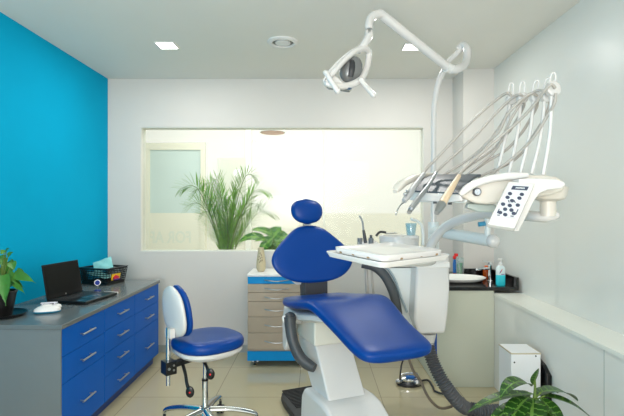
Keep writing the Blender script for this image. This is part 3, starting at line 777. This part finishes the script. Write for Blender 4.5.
# suction tips in holder
t = thing('saliva_ejector', 'thin grey suction tube with an angled tip standing in the holder', 'suction tube', P(366,244,2.97))
MB().tube([P(365.5,243,2.965), P(364.5,236,2.965), P(363.5,230,2.965)], [.012,.011,.008], n=12).build('handle', M_grey, t)
MB().tube([P(363.5,231,2.965), P(362.5,222,2.965), P(359.5,215.5,2.965)], .006, n=10).build('tip', mat('grey_tip', (140,146,150), .4), t)
MB().tube([P(365.5,244,2.965), P(366,262,2.975), P(367,290,2.99), P(369,308,3.05), P(374,325,3.12), P(384,332,3.13), P(396,318,3.06), P(402,306,3.04)], .011, n=10).build('hose', M_hose, t)
t = thing('suction_handpiece', 'short grey suction connector in the right cup of the holder', 'suction tube', P(371,244,2.97))
MB().cyl(P(371,246,2.97), P(371,235,2.97), .009, 12).build('handle', M_grey, t)
MB().tube([P(371,246,2.97), P(371.5,265,2.98), P(373,290,3.0), P(377,310,3.06), P(384,320,3.12), P(395,312,3.06), P(400,302,3.04)], .008, n=10).build('hose', M_hose, t)

# ------------------------------------------------------------------ operating light on its pole and arm
def ribbon(path, wdir, w_, h_):
    pts = smooth_path(path, 6); rs = []; wv = Vector(wdir).normalized()
    N = len(pts)
    for i, p in enumerate(pts):
        d = (pts[min(i+1, N-1)]-pts[max(i-1, 0)]).normalized(); up_ = wv.cross(d).normalized()
        if up_.z < 0: up_ = -up_
        t_ = i/(N-1); k = min(1, .55+t_*3, .55+(1-t_)*3) if N > 2 else 1
        rs.append([p+wv*w_/2*math.copysign(abs(math.cos(a))**.5, math.cos(a))*k+up_*h_/2*math.copysign(abs(math.sin(a))**.5, math.sin(a))*k for a in [2*PI*(j+.5)/16 for j in range(16)]])
    return rs
e1 = Vector((.8,-.6,0))

ol = thing('operating_light', 'white dental operating light on a cranked overhead arm', 'dental lamp', P(433.5,222,3.06))
MB().tube([P(433.5,224,3.06), P(433.5,150,3.06), P(434,110,3.06), P(437,88,3.06), P(441,76,3.06), P(445,70,3.05)], [.019,.018,.018,.019,.020,.019], n=16).build('pole', M_plastic, ol)
MB().tube([P(443,72,3.04), P(447,63,3.04), P(455,55,3.05), P(462,48,3.05)], .017, n=14).build('pole_arm', M_plastic, ol)
MB().tube([P(459,49.5,3.05), P(463,45.5,3.04), P(467,49,3.0), P(467,58,2.97), P(464,65,2.92), P(457,69,2.86), P(450,69.5,2.84)], [.024,.026,.026,.026,.027,.028,.027], n=18).build('elbow', M_plastic, ol)
MB().cyl(P(452,69.5,2.85), P(446.5,67.5,2.83), .031, 20).build('elbow_collar', M_white, ol)
MB().tube([P(449,68.5,2.84), P(382,15,2.62)], [.026,.028], n=18, sub=1).build('swing_arm', M_plastic, ol)
MB().tube([P(385,17.5,2.63), P(381,14.2,2.61), P(375,15,2.59), P(370.5,19,2.57), P(369,25,2.55), P(369.3,30,2.54)], [.026,.026,.025,.024,.023,.022], n=18).build('neck_upper', M_plastic, ol)
MB().cyl(P(369.3,29,2.54), P(368.8,35,2.53), .019, 16).build('swivel_joint', M_steel, ol)
MB().tube([P(369,32,2.54), P(368.5,37,2.53), P(365,43,2.51), P(362,47,2.5), P(358,51,2.49)], [.023,.023,.022,.020,.02], n=16).build('neck_lower', M_plastic, ol)
# head: elliptical frame ring with reflector
rg = [P(327,82,2.36), P(335,71,2.38), P(346,59,2.42), P(357,50.5,2.47), P(366,49,2.52), P(369,54,2.56), P(367,67,2.54), P(361,79,2.48), P(350,85,2.42), P(338,86,2.37)]
MB().tube(rg, .019, n=14, sub=6, closed=True, flat=.75).build('head_frame', M_plastic, ol)
MB().rings(ribbon([P(325,81,2.35), P(334,69,2.40), P(345,58,2.46), P(356,50,2.51), P(364,47.5,2.54)], (.35,.9,.2), .09, .016)).build('head_shell', M_plastic, ol)
mb = MB().prism([P(322,80,2.36), P(330,73,2.38), P(338,77,2.38), P(345,84,2.38), P(352,87.5,2.4), P(340,88,2.37), P(325,84,2.35)], (.0,.07,.0)); mb.build('head_cover', M_plastic, ol, bevel=.01)
MB().prism([P(326,84.5,2.365), P(352,88,2.40), P(350,90,2.4), P(329,87,2.365)], (0,.05,0)).build('lens_edge', mat('amber_blue_lens', (60,84,110), .2), ol)
cR = P(351, 69.5, 2.47); ax = (P(330,50,2.2)-cR).normalized()
R3 = Matrix.Rotation(math.radians(-38), 3, 'Y')
mb = MB(); mb.ball(cR, .060, .04, .076, 28, 16, R=Matrix.Rotation(math.radians(28), 3, 'Y')); mb.build('reflector', mat('smoky_reflector', (120,122,122), .22, metal=.2), ol)
mb = MB().tube([P(352.5,62,2.43), P(352,69,2.425), P(350.5,77,2.43)], [.014,.017,.014], n=14, flat=.35, up=(0,1,0)); mb.ball(P(352,62,2.432), .014, .006, .014); mb.build('bulb_shield', M_dark, ol)
for a, b, c_ in ((P(326,73,2.34), P(331,81,2.32), P(337.5,91,2.30)), (P(361,80,2.44), P(367,88,2.42), P(373.5,95,2.40))):
    h_ = MB().tube([a,b,c_], [.014,.013,.015], n=14); h_.ball(c_, .0155); h_.ball(a, .0145); h_.build('handle', M_plastic, ol)

# ------------------------------------------------------------------ delivery unit
du = thing('instrument_delivery_unit', 'white over-the-patient instrument console with grey mat and keypad', 'dental console', P(548,216,2.1))
def PV(pts, d): return [P(x, y, d) for x, y in pts]
# left side arm (goes back and up)
MB().rings(ribbon([P(395,191.5,2.2), P(402,184,2.24), P(413,178.5,2.3), P(425,176,2.4), P(436,175,2.52)], e1, .045, .030)).build('side_arm', M_cream, du)
# right side arm + main housing
hp = [(459,195),(466,188.5),(476,183),(490,178.5),(505,176),(525,174.8),(545,175),(557,177),(564,181.5),(566,187),(562,191.5),(552,195),(538,197),(520,199.5),(505,203),(488,204.5),(476,203.5),(467,200)]
MB().prism(PV(hp, 2.02), (.06,.20,0)).build('housing', M_cream, du, bevel=.014, seg=4)
rl = PV([(460,195),(468,187.8),(479,182.2),(492,178.6),(508,176.4),(528,175.3)], 2.012)
MB().rings(ribbon(rl, (.2,1,0), .05, .035)).build('side_arm', M_plastic, du)
# logo-less bolt cap
b_ = P(476.8,192,2.013); MB().cyl(b_+Vector((0,.01,0)), b_+Vector((0,-.008,0)), .018, 28).build('bolt_ring', M_grey, du)
MB().cyl(b_+Vector((0,-.008,0)), b_+Vector((0,-.011,0)), .0135, 24).build('bolt_cap', mat('cap_silver', (196,202,210), .25, metal=.6), du)
# mat: curved sheet
nA = 12; nB = 6; vs = []; 
FLm, FRm, BLm, BRm = P(412,190.5,2.2), P(459,193,2.02), P(425,175.5,2.5), P(481,175.5,2.3)
for i in range(nA+1):
    t_ = i/nA
    for k in range(nB+1):
        s_ = k/nB
        p = (FLm*(1-s_)+FRm*s_)*(1-t_)+(BLm*(1-s_)+BRm*s_)*t_
        p = p+Vector((0,0,.022*math.sin(PI*min(1, t_*.9))))
        vs.append(p)
K = len(vs); vs2 = [p-Vector((0,0,.012)) for p in vs]; fs = []
for i in range(nA):
    for k in range(nB):
        a = i*(nB+1)+k; f = (a, a+1, a+nB+2, a+nB+1); fs.append(f); fs.append(tuple(K+x for x in reversed(f)))
for k in range(nB): fs += [(k, k+1, K+k+1, K+k), (nA*(nB+1)+k, nA*(nB+1)+k+1, K+nA*(nB+1)+k+1, K+nA*(nB+1)+k)]
for i in range(nA): fs += [(i*(nB+1), (i+1)*(nB+1), K+(i+1)*(nB+1), K+i*(nB+1)), (i*(nB+1)+nB, (i+1)*(nB+1)+nB, K+(i+1)*(nB+1)+nB, K+i*(nB+1)+nB)]
MB().add(vs+vs2, fs).build('silicone_mat', M_mat, du)
# white front lip & pale underside
q = [P(405,191.5,2.22), P(460,194.5,2.0), P(463,201,2.0), P(448,202.5,2.04), P(410,200.5,2.2)]
MB().prism(q, (.05,.09,.0)).build('front_lip', M_plastic, du, bevel=.008)
MB().prism([P(412,196,2.25), P(468,198,2.04), P(466,203,2.04), P(413,202,2.24)], (.1,.16,.0)).build('underside', M_pale, du, bevel=.006)
for x, y in ((435,202.5),(450,203.5)): MB().cyl(P(x,y-1,2.07), P(x,y+1.2,2.07), .009, 12).build('retaining_screw', M_grey, du)
MB().prism(PV([(468,203),(494,204.5),(500,208),(496,212.5),(478,212),(466,207.5)], 2.1), (.03,.12,0)).build('lower_housing', mat('grey_green_plastic', (196,208,204), .4), du, bevel=.01)
# pivot under the right end
bx = P(548, 0, 2.13)
def zz(y, d): return EYE-(y-CY)*d/F
MB().lathe([(.03,zz(202,2.13)),(.072,zz(199,2.13)),(.082,zz(194,2.13)),(.085,zz(188,2.13)),(.06,zz(184,2.13))], (bx.x,bx.y,0), 36).build('pivot_dome', M_cream, du)
MB().cyl((bx.x,bx.y,zz(199,2.13)), (bx.x,bx.y,zz(216,2.13)), .036, 28).build('pivot_post', M_cream, du)
MB().tube([P(555,215.5,2.13), P(545,217,2.14), P(530,216,2.2), P(512,214.5,2.34), P(490,214,2.52), P(472,216.5,2.68), P(455,221.5,2.8), P(442,230,2.9), P(432,243,2.96), P(428,258,2.98)], [.020,.026,.026,.025,.026,.028,.030,.031,.031,.03], n=18).build('spring_arm', M_plastic, du)
MB().ball(P(554,215.5,2.13), .026, .026, .02).build('arm_end_cap', M_plastic, du)
# keypad
K0, K1, K2, K3 = P(508.5,182,1.93), P(535,183.5,1.90), P(514.5,231,1.80), P(487,224.5,1.83)
K2 = K1+(K3-K0)*1.0+(K2-(K1+K3-K0))*.5
kn = (K1-K0).cross(K3-K0).normalized()
if kn.y > 0: kn = -kn
kp = MB(); kp.prism([K0+kn*.006, K1+kn*.006, K2+kn*.006, K3+kn*.006], -kn*.028); kp = kp.build('keypad_body', M_plastic, du, bevel=.006, seg=3)
kx = (K1-K0); ky = (K3-K0)
def KP(a, b, o=0): return K0+kx*a+ky*b+kn*(.006+o)
MB().prism([KP(.12,.08), KP(.9,.08), KP(.9,.83), KP(.12,.83)], kn*.001).build('keypad_face', mat('pale_keypad', (214,218,222), .35), kp, bevel=.0)
mk = mat('keypad_navy', (64,72,92), .4)
MB().prism([KP(.24,.11,.0005), KP(.84,.11,.0005), KP(.84,.20,.0005), KP(.24,.20,.0005)], kn*.0015).build('display', mk, kp, smooth=False)
ms = MB()
for k in range(7): 
    a = .38+k*.05
    ms.prism([KP(a,.14,.002), KP(a+.035,.14,.002), KP(a+.035,.17,.002), KP(a,.17,.002)], kn*.0004)
ms.build('display_digits', M_pale, kp, smooth=False)
for a, b in ((.28,.30),(.72,.30),(.26,.39),(.70,.39),(.48,.46),(.22,.55),(.48,.57),(.76,.55),(.38,.66),(.62,.67),(.26,.74),(.48,.78),(.76,.74)):
    q = KP(a, b, .001); MB().tube([q, q+kn*.002], .0085, n=14, sub=1).build('button', mk, kp)
ms = MB()
for a, b, a2, b2 in ((.33,.45,.41,.50),(.63,.50,.55,.45),(.17,.66,.17,.76),(.84,.64,.84,.76),(.2,.80,.3,.80),(.68,.80,.8,.80)):
    ms.bar(KP(a,b,.0015), KP(a2,b2,.0015), .004, .001, up=kn)
ms.build('keypad_marks', mk, kp, smooth=False)
# keypad carrier
cr = [(519,178.8),(532,178),(556,179),(564.5,181.5),(566,185.5),(562,188.5),(548,190),(540,193.5),(535,200),(529,212),(519,231.5),(514,231.5),(524,205),(531,188),(519,183.5)]
MB().prism(PV(cr, 1.905), (.01,.11,0)).build('keypad_bracket', M_plastic, du, bevel=.006)
# whips: five upright rods with hooks and rollers
rods = [((496.5,174,2.26),(510,99,2.26),(511.5,83,2.26)), ((508.5,174,2.20),(521,97,2.20),(523,81.5,2.20)), ((520,174,2.15),(534,96,2.15),(537,80.5,2.15)), ((531.5,174,2.10),(545,95,2.10),(548,78.5,2.10)), ((543,175,2.04),(551.5,89,2.04),(553.5,73,2.04))]
hk = []
for i, (a, b, c_) in enumerate(rods):
    A, B, T = P(*a), P(*b), P(*c_)
    rod = MB().tube([A, (A+B)/2+Vector((.012,0,0)), B], .0085, n=10).build('whip_rod', M_plastic, du)
    w_ = Vector((.011,0,0)); S0 = B
    MB().tube([S0-w_, S0-w_+(T-S0)*.8, T, S0+w_+(T-S0)*.8, S0+w_], .0042, n=8, sub=5).build('hook', M_plastic, rod)
    rr = [.026,.026,.027,.029,.034][i]
    q = B+Vector((.006,0,-.005 if i < 4 else 0)); hk.append(q)
    nd = Vector((.15,-1,.05)).normalized()
    rol = MB().tube([q-nd*.018, q-nd*.012, q+nd*.010, q+nd*.017], [rr*.7, rr, rr, rr*.75], n=28, sub=1).build('roller', M_plastic, rod)
# handpieces with hoses : each its own thing
def piece(name, label, hose1, handle, hr, mat_h, tipf, group='handpieces on the console'):
    t = thing(name, label, 'dental instrument', handle[-1], group)
    MB().tube(hose1, .0071, n=10, sub=7).build('hose', M_hose, t)
    h = MB().tube(handle, hr, n=16, sub=5).build('handle', mat_h, t)
    tipf(t)
    return t
def loop(rod_i, start, mid=None, dz=0):
    q = hk[rod_i]; return q
def tip_syr(t):
    MB().tube([P(405,201,2.05), P(400.5,205,2.0), P(397,211,1.98), P(396,215,1.97)], [.005,.0035,.003,.003], n=8).build('nozzle', M_chrome, t)
    mb = MB(); mb.ball(P(405.5,194,2.03), .010, .008, .008); mb.ball(P(407.5,191,2.04), .009, .008, .007); mb.build('button', M_steel, t)
piece('air_water_syringe', 'leftmost slim grey instrument with a thin bent nozzle', [P(423,174,2.28), P(428,167,2.32), P(440,155,2.33), P(462,131,2.33), P(484,110,2.31), P(500,97,2.28), P(508,93,2.24), P(511,97,2.25)],
      [P(424,173.5,2.26), P(417,183,2.17), P(410,193,2.08), P(404,201,2.04)], [.009,.013,.016,.012], mat('satin_grey', (190,192,194), .35, metal=.3), tip_syr)
def tip_b(t): MB().cyl(P(411,209,1.94), P(409,212.5,1.92), .010, 16).build('nose', M_steel, t)
piece('dental_handpiece', 'middle grey metal handpiece between the syringe and the beige one', [P(435,174,2.26), P(440,168,2.30), P(452,157,2.32), P(476,135,2.3), P(497,112,2.26), P(511,99,2.22), P(519,94.5,2.18), P(523,97,2.19)],
      [P(436,173,2.24), P(428,186,2.12), P(419,198,2.02), P(410.5,209.5,1.93)], [.007,.010,.013,.012], mat('metal_handpiece', (170,174,178), .28, metal=.7), tip_b)
def tip_c(t): MB().tube([P(441.5,204.5,1.87), P(439,209,1.84), P(436.5,213,1.82)], [.019,.015,.010], n=16, sub=1).build('nose', M_steel, t)
piece('dental_handpiece', 'beige handpiece with a grey metal nose on the console', [P(458.5,176,2.14), P(464,169,2.18), P(478,156,2.2), P(500,137,2.18), P(522,118,2.12), P(537,101,2.06), P(545,90,2.01), P(551,84.5,1.99), P(555,88,2.0)],
      [P(459,176,2.12), P(454,184,2.04), P(448,194,1.96), P(441.5,205,1.87)], [.010,.013,.016,.018], M_beige, tip_c)
def tip_none(t): pass
# two more instruments lying behind, hoses climb to the rollers
def tip_d(t): MB().cyl(P(450,178,2.36), P(447,180,2.35), .012, 14).build('nose', M_black, t)
piece('dental_handpiece', 'short black-nosed handpiece lying at the back of the mat', [P(456,176.5,2.38), P(464,170,2.38), P(474,158,2.32), P(486,144,2.27), P(499,131,2.22), P(507,115,2.18), P(520,101,2.14), P(531,93.5,2.11), P(537,96,2.12)],
      [P(457,176,2.38), P(453,177,2.37), P(449.5,178.5,2.36)], [.007,.010,.010], M_grey, tip_d)
hq = [[P(462,178,2.35), P(476,168,2.33), P(491,155,2.3), P(500,143,2.26), P(508,125,2.2), P(521,103,2.15), P(534,92,2.1), P(543,90.5,2.06), P(548,94,2.07)],
      [P(511,101,2.29), P(511,104,2.3), P(508,112,2.32), P(500,126,2.34), P(488,142,2.36), P(470,158,2.4), P(452,170,2.44), P(440,177,2.46)],
      [P(523,101,2.22), P(524,105,2.23), P(519,116,2.26), P(508,133,2.3), P(492,150,2.34), P(472,164,2.38), P(460,172,2.42), P(449,178,2.44)],
      [P(537,100,2.16), P(537,106,2.17), P(531,118,2.2), P(520,135,2.24), P(506,150,2.28), P(488,161,2.33), P(476,169,2.36), P(464,176.5,2.4)],
      [P(549,99,2.11), P(549,106,2.1), P(543,120,2.14), P(532,138,2.2), P(520,155,2.24), P(506,165,2.27), P(492,171,2.29), P(478,177.5,2.33)],
      [P(556,93,2.01), P(554,104,2.02), P(546,118,2.06), P(535,135,2.1), P(522,150,2.16), P(508,162,2.2), P(498,169,2.23), P(487,178,2.28)]]
for k, h_ in enumerate(hq): MB().tube(h_, .0068 if k else .0062, n=10, sub=7).build('supply_hose', M_hose, du)

# ------------------------------------------------------------------ corrugated hose, foot control, cables
hs = MB(); path = smooth_path([P(428,344,3.0), P(431.5,358,2.97), P(438,373,2.93), P(447,388,2.90), P(458,402,2.92), P(469,410,2.96), P(482,413,2.92), P(497,412.8,2.92), P(510,412,2.93), P(520,411,2.94)], 70)
path = [Vector((p.x, p.y, max(p.z, .05))) for p in path]
rad = lambda t: .041+.0045*math.sin(t*2*PI*56)
hs.tube(path, rad, n=16, sub=1)
tag(hs.build('corrugated_hose', mat('ribbed_grey_hose', (84,86,90), .5)), 'thick ribbed dark grey hose curling from the dental unit to the floor', 'hose')
fc = P(409, 382, 3.50); fc.z = 0
t = thing('foot_control', 'chrome and black foot pedal on the floor under the chair footrest', 'foot pedal', fc)
MB().lathe([(.095,0),(.102,.012),(.098,.022),(.0,.024)], fc, 36, 1.0, .75).build('base', M_dark, t)
MB().lathe([(.07,.022),(.072,.045),(.05,.06),(.0,.062)], fc, 30, 1.0, .7).build('pedal', M_chrome, t)
mb = MB().ball(fc+Vector((-.085,-.03,.035)), .025, .022, .018); mb.ball(fc+Vector((.055,-.05,.03)), .03, .02, .02); mb.build('push_button', M_steel, t)
MB().tube([fc+Vector((-.06,-.02,.03)), fc+Vector((-.06,-.02,.085)), fc+Vector((.06,-.01,.085)), fc+Vector((.06,-.01,.03))], .007, n=10).build('guard_bar', M_chrome, t)
MB().box(fc.x-.03, fc.x+.035, fc.y-.045, fc.y-.01, .055, .075).build('blue_cap', mat('cap_blue', (20,100,180), .3), t, bevel=.006)
def cable(label, pts, r_, m): return tag(MB().tube(pts, r_, n=8, sub=7).build('cable', m), label, 'cable')
ug = lambda x, y, d: P(x, y, d)
cable('black cable rising from the left side of the foot pedal', [P(400,380,3.44), P(400.5,372,3.42), P(402,363,3.3), P(408,350,3.15), P(414,338,3.08)], .0065, M_black)
cable('grey-brown cable drooping in front of the foot pedal to the hose', [P(408,350,3.05), P(410,362,3.05), P(414,372,3.03), P(420,380,3.0), P(426,393,2.96), P(432,402,2.94), P(440,408,2.95), P(450,407,2.98), P(458,402,3.0)], .009, mat('taupe_cable', (112,102,88), .5))
cable('black cable looping on the floor right of the foot pedal', [Vector((fc.x+.08,fc.y,.02)), Vector((fc.x+.16,fc.y+.05,.012)), Vector((fc.x+.165,fc.y-.08,.012)), Vector((fc.x+.17,fc.y-.18,.012)), Vector((fc.x+.33,fc.y-.30,.014))], .008, M_dark)

# ------------------------------------------------------------------ sink corner
CF = 3.44
sk = thing('sink_cabinet', 'pale grey-green sink cabinet with a blue end panel', 'cabinet', (1.14, 3.9, 0))
MB().box(.925, 1.295, CF+.002, 4.26, .0, .739).box(1.295, XD-.001, CF+.002, 3.965, .0, .739).build('body', mat('pale_sage_laminate', (203,208,192), .4, var=.02, scale=4), sk, smooth=False)
MB().box(.903, .925, CF, 4.26, .16, .739).build('end_panel', mat('end_panel_blue', (12,76,170), .35), sk, smooth=False)
ct = thing('granite_worktop', 'black granite sink worktop with upstands in the corner', 'worktop', (1.2, 3.9, .739))
MB().box(.89, 1.530, CF-.015, 3.955, .740, .768).box(.89, 1.295, 3.955, 4.262, .740, .768).build('slab', M_granite, ct, bevel=.003)
MB().box(1.302, 1.550, 3.945, 3.965, .768, .838).box(1.530, 1.550, CF+.0, 3.945, .740, .838).build('upstand', M_granite, ct, smooth=False)
bc = Vector((1.16, 3.70, .768))
sb = thing('wash_basin', 'white oval wash basin set on the black worktop', 'basin', bc)
MB().lathe([(.12,.0),(.2,.012),(.228,.03),(.232,.036),(.222,.038),(.19,.02),(.12,.006),(.0,.004)], bc, 44, 1.0, .72).build('bowl', M_ceramic, sb)
MB().lathe([(.02,.005),(.02,.008),(.0,.009)], bc, 20).build('drain', M_chrome, sb)
fb = Vector((1.432, 3.70, .768))
fa = thing('basin_tap', 'chrome mixer tap on the right of the basin', 'tap', fb)
MB().lathe([(.022,0),(.022,.006),(.016,.01),(.016,.12),(.018,.125),(.018,.15),(.014,.154)], fb, 24).build('body', M_chrome, fa)
MB().tube([fb+Vector((0,0,.10)), fb+Vector((-.05,-.005,.105)), fb+Vector((-.105,-.01,.10)), fb+Vector((-.115,-.01,.09))], [.012,.011,.011,.010], n=14).build('spout', M_chrome, fa)
MB().bar(fb+Vector((.01,0,.156)), fb+Vector((-.06,0,.166)), .016, .006).build('lever', M_chrome, fa)
q = Vector((1.46, 3.86, .768))
t = thing('amber_bottle', 'small amber bottle with an orange cap behind the tap', 'bottle', q)
MB().lathe([(.026,0),(.028,.01),(.028,.07),(.012,.085)], q, 24).build('body', mat('amber', (170,72,16), .15), t)
MB().lathe([(.014,.085),(.014,.108),(.0,.109)], q, 20).build('cap', mat('orange_cap', (236,110,40), .4), t)
# sanitiser bottle
q = Vector(((500.5-CX)*3.50/F, 3.50, .768))
t = thing('sanitiser_bottle', 'clear pump bottle half full of turquoise sanitiser on the granite', 'bottle', q)
superloft(mb := MB(Matrix.Translation(q)), [((0,0,z), (1,0,0), a, (0,1,0), a*.62) for z, a in ((.0,.030),(.004,.034),(.07,.034),(.083,.034))], 28, 3.5)
mb.build('liquid', M_teal, t)
superloft(mb := MB(Matrix.Translation(q)), [((0,0,z), (1,0,0), a, (0,1,0), a*.62) for z, a in ((.083,.034),(.13,.0345),(.145,.030),(.155,.016),(.158,.014))], 28, 3.5)
mb.build('body', mat('clear_white_body', (214,230,232), .15), t)
MB().lathe([(.015,.156),(.015,.172),(.009,.178),(.006,.18),(.006,.2),(.0,.201)], q, 20).build('pump_collar', M_white, t)
MB().bar(q+Vector((.012,0,.203)), q+Vector((-.02,0,.203)), .014, .008).build('pump_head', M_white, t, bevel=.002)
zf = -.0222
lb = MB().prism([q+Vector((x,zf,z)) for x, z in ((-.012,.10),(-.003,.122),(.008,.132),(.002,.118),(-.008,.100))], (0,-.0012,0)).build('label_mark', mat('logo_red', (210,40,50), .4), t, smooth=False)
MB().prism([q+Vector((x,zf,z)) for x, z in ((-.018,.095),(-.012,.10),(-.002,.116),(-.01,.113))], (0,-.0013,0)).build('label_mark', mat('logo_blue', (30,50,140), .4), t, smooth=False)
MB().prism([q+Vector((x,zf,z)) for x, z in ((-.004,.086),(.022,.086),(.022,.092),(-.004,.092))], (0,-.0012,0)).build('label_mark', mat('logo_lilac', (120,90,160), .4), t, smooth=False)
# blue bottle with red cap, and tumbler with brushes
q = P(454.8, 276, 3.98); q.z = .768
t = thing('blue_brush', 'tall slim blue bottle with a red trigger cap beside the basin', 'bottle', q); t.name = 'slim_bottle'; WM['slim_bottle'] = Matrix.Translation(q)
MB().lathe([(.012,0),(.016,.004),(.016,.03)], q, 20).build('foot', mat('wine_red', (150,20,50), .4), t)
MB().lathe([(.016,.03),(.017,.11),(.013,.14),(.010,.15)], q, 20).build('body', mat('bottle_blue', (20,110,190), .3), t)
mb = MB().box(q.x-.014, q.x+.012, q.y-.014, q.y+.014, .768+.15, .768+.178).box(q.x-.004, q.x+.026, q.y-.012, q.y+.012, .768+.175, .768+.2); mb.build('cap', M_red, t, bevel=.003)
q = P(459.7, 276, 3.92); q.z = .768
tm = thing('clear_tumbler', 'clear upright tumbler standing between slim bottle and black upstand', 'tumbler', q)
MB().lathe([(.030,0),(.034,.17),(.033,.171),(.029,.004),(.0,.003)], q, 24).build('glass', M_clear, tm)
for k, (dx, dy, h_, nm) in enumerate(((-.013,0,.12,'left'),(.003,-.01,.125,'middle'),(.015,.004,.12,'right'))):
    o = MB().tube([q+Vector((dx,dy,.006)), q+Vector((dx*1.1,dy,h_*.6)), q+Vector((dx*1.3,dy,h_))], [.006,.0055,.0065], n=10).build('toothbrush', mat('brush_green', (30,150,96), .35))
    tag(o, nm+' green toothbrush standing in the clear tumbler', 'toothbrush', 'toothbrushes in the tumbler')

# ------------------------------------------------------------------ white box by the ledge
bx0, bx1, by0, by1, bz = 1.150, 1.324, 2.65, 2.83, .516
t = thing('compressor_box', 'white floor-standing box beside the low ledge', 'box', ((bx0+bx1)/2, 2.76, 0))
MB().box(bx0, bx1, by0, by1, .0, bz).build('body', mat('white_laminate', (236,238,240), .3), t, bevel=.004, seg=2)
mb = MB()
for x, z in ((bx0+.018, bz-.055), (bx1-.03, bz-.018)): mb.cyl((x,by0+.001,z), (x,by0-.002,z), .005, 12)
mb.build('screw', M_grey, t)
e_ = MB(); 
for a, b in (((bx0,by0),(bx1,by0)), ((bx0,by0),(bx0,by1)), ((bx1,by0),(bx1,by1))): e_.bar((*a,bz-.004), (*b,bz-.004), .003, .008)
e_.build('edge_band', mat('tan_edging', (196,186,160), .5), t, smooth=False)
t = tag(MB().prism([(1.340,2.60,.0),(1.340,2.60,.40),(1.340,2.66,.44),(1.340,2.85,.49),(1.340,2.85,.0)], (.022,0,0)).build('black_socket_plate', M_black, smooth=False), 'narrow black panel on the ledge behind the white box', 'panel')
t.name = 'access_panel'

# ------------------------------------------------------------------ zebra plant in the foreground
pz = Vector(((533-CX)*2.02/F, 2.02, 0))
t = thing('potted_zebra_plant', 'dark green plant with pale-veined leaves in the front right corner', 'plant', pz)
MB().lathe([(.09,0),(.125,.2),(.135,.215),(.125,.22),(.118,.19)], pz, 30).build('pot', mat('pot_brown', (120,84,62), .6), t)
MB().lathe([(.118,.19),(0,.195)], pz, 24).build('soil', M_soil, t)
fol = MB(); stem = MB(); crown = P(534, 402, 2.02)
stem.tube([pz+Vector((0,0,.19)), pz+Vector((.005,0,.3)), crown], [.012,.011,.009], n=10)
stem.tube([crown, P(535,390,2.02), P(535,380,2.02)], [.008,.006,.004], n=8)
LZ = [(531,386,499,391,1.97,.078,2.0),(534,394,473,409,2.0,.062,.7),(529,397,508,428,1.93,.085,.9),(533,398,531,434,1.90,.10,1.0),(540,398,562,430,1.95,.085,.9),(545,396,590,418,2.0,.065,.8),(541,392,575,399,2.1,.075,.8),(533,384,538,370,2.0,.045,.1),(529,398,512,392,2.12,.06,.6),(536,402,548,436,1.92,.085,1.1),(536,396,556,392,2.14,.06,.6),(528,402,488,430,1.97,.07,.9)]
for bx_, by_, tx_, ty_, dd, W_, dr_ in LZ:
    b_ = P(bx_, by_, 2.02); e_ = P(tx_, ty_, dd); v = e_-b_
    q0 = crown if by_ > 390 else P(535,384,2.02)
    if (q0-b_).length > .01: stem.tube([q0, (q0+b_)/2+Vector((0,0,.004)), b_], .0035, n=6, sub=3)
    leaf(fol, b_, v+Vector((0,0,dr_*.45*v.length)), v.length*1.12, W_*1.2, droop=dr_, nw=9, ns=40, vein=6, fold=.1)
stem.build('stem', M_stem, t); fol.build('foliage', [mat('zebra_leaf', (34,72,22), .35, var=.3, scale=10), M_vein], t)

# ------------------------------------------------------------------ light, world, camera
def area(name, loc, rot, sx, sy, power, col=(1,1,1)):
    l = bpy.data.lights.new(name, 'AREA'); l.shape = 'RECTANGLE'; l.size = sx; l.size_y = sy; l.energy = power; l.color = col
    o = bpy.data.objects.new(name, l); o.location = loc; o.rotation_euler = rot; C.objects.link(o); return o
area('daylight_rear_window', (-.15, YB+.03, 1.48), (PI/2, 0, 0), 2.7, 1.9, 54, (1,.965,.94))
area('bounce_flash', (-.7, -.9, 1.3), (math.radians(150), 0, 0), 1.3, 1.3, 60, (1,.975,.95))
for x, y, p_ in ((-1.126,3.40,9),(.735,3.43,9),(-1.126,.3,5),(.735,.0,5)): area('ceiling_lamp', (x, y, H-.006), (0,0,0), .115, .115, p_, (1,.98,.94))
area('reception_fill', (-.3, 5.5, 2.95), (0,0,0), 3.5, 1.2, 48, (1,.99,.95))  # added area light without a fitting, brightens the room behind the glass
wd = bpy.data.worlds.new('world'); wd.use_nodes = True; bpy.context.scene.world = wd
wd.node_tree.nodes['Background'].inputs[0].default_value = (.96,.955,.92,1); wd.node_tree.nodes['Background'].inputs[1].default_value = .95
cam = bpy.data.cameras.new('camera'); co = bpy.data.objects.new('camera', cam); C.objects.link(co)
co.location = (0,0,EYE); co.rotation_euler = (PI/2,0,0)
cam.sensor_width = 36; cam.lens = F*36/624; cam.shift_x = (312-CX)/624; cam.shift_y = (CY-208)/624
cam.clip_start = .05; cam.clip_end = 300
s = bpy.context.scene; s.camera = co
s.view_settings.view_transform = 'Standard'; s.view_settings.look = 'None'; s.view_settings.exposure = .17; s.view_settings.gamma = 1
s.view_settings.use_curve_mapping = False
s.cycles.use_denoising = True; s.cycles.max_bounces = 10; s.cycles.transparent_max_bounces = 12
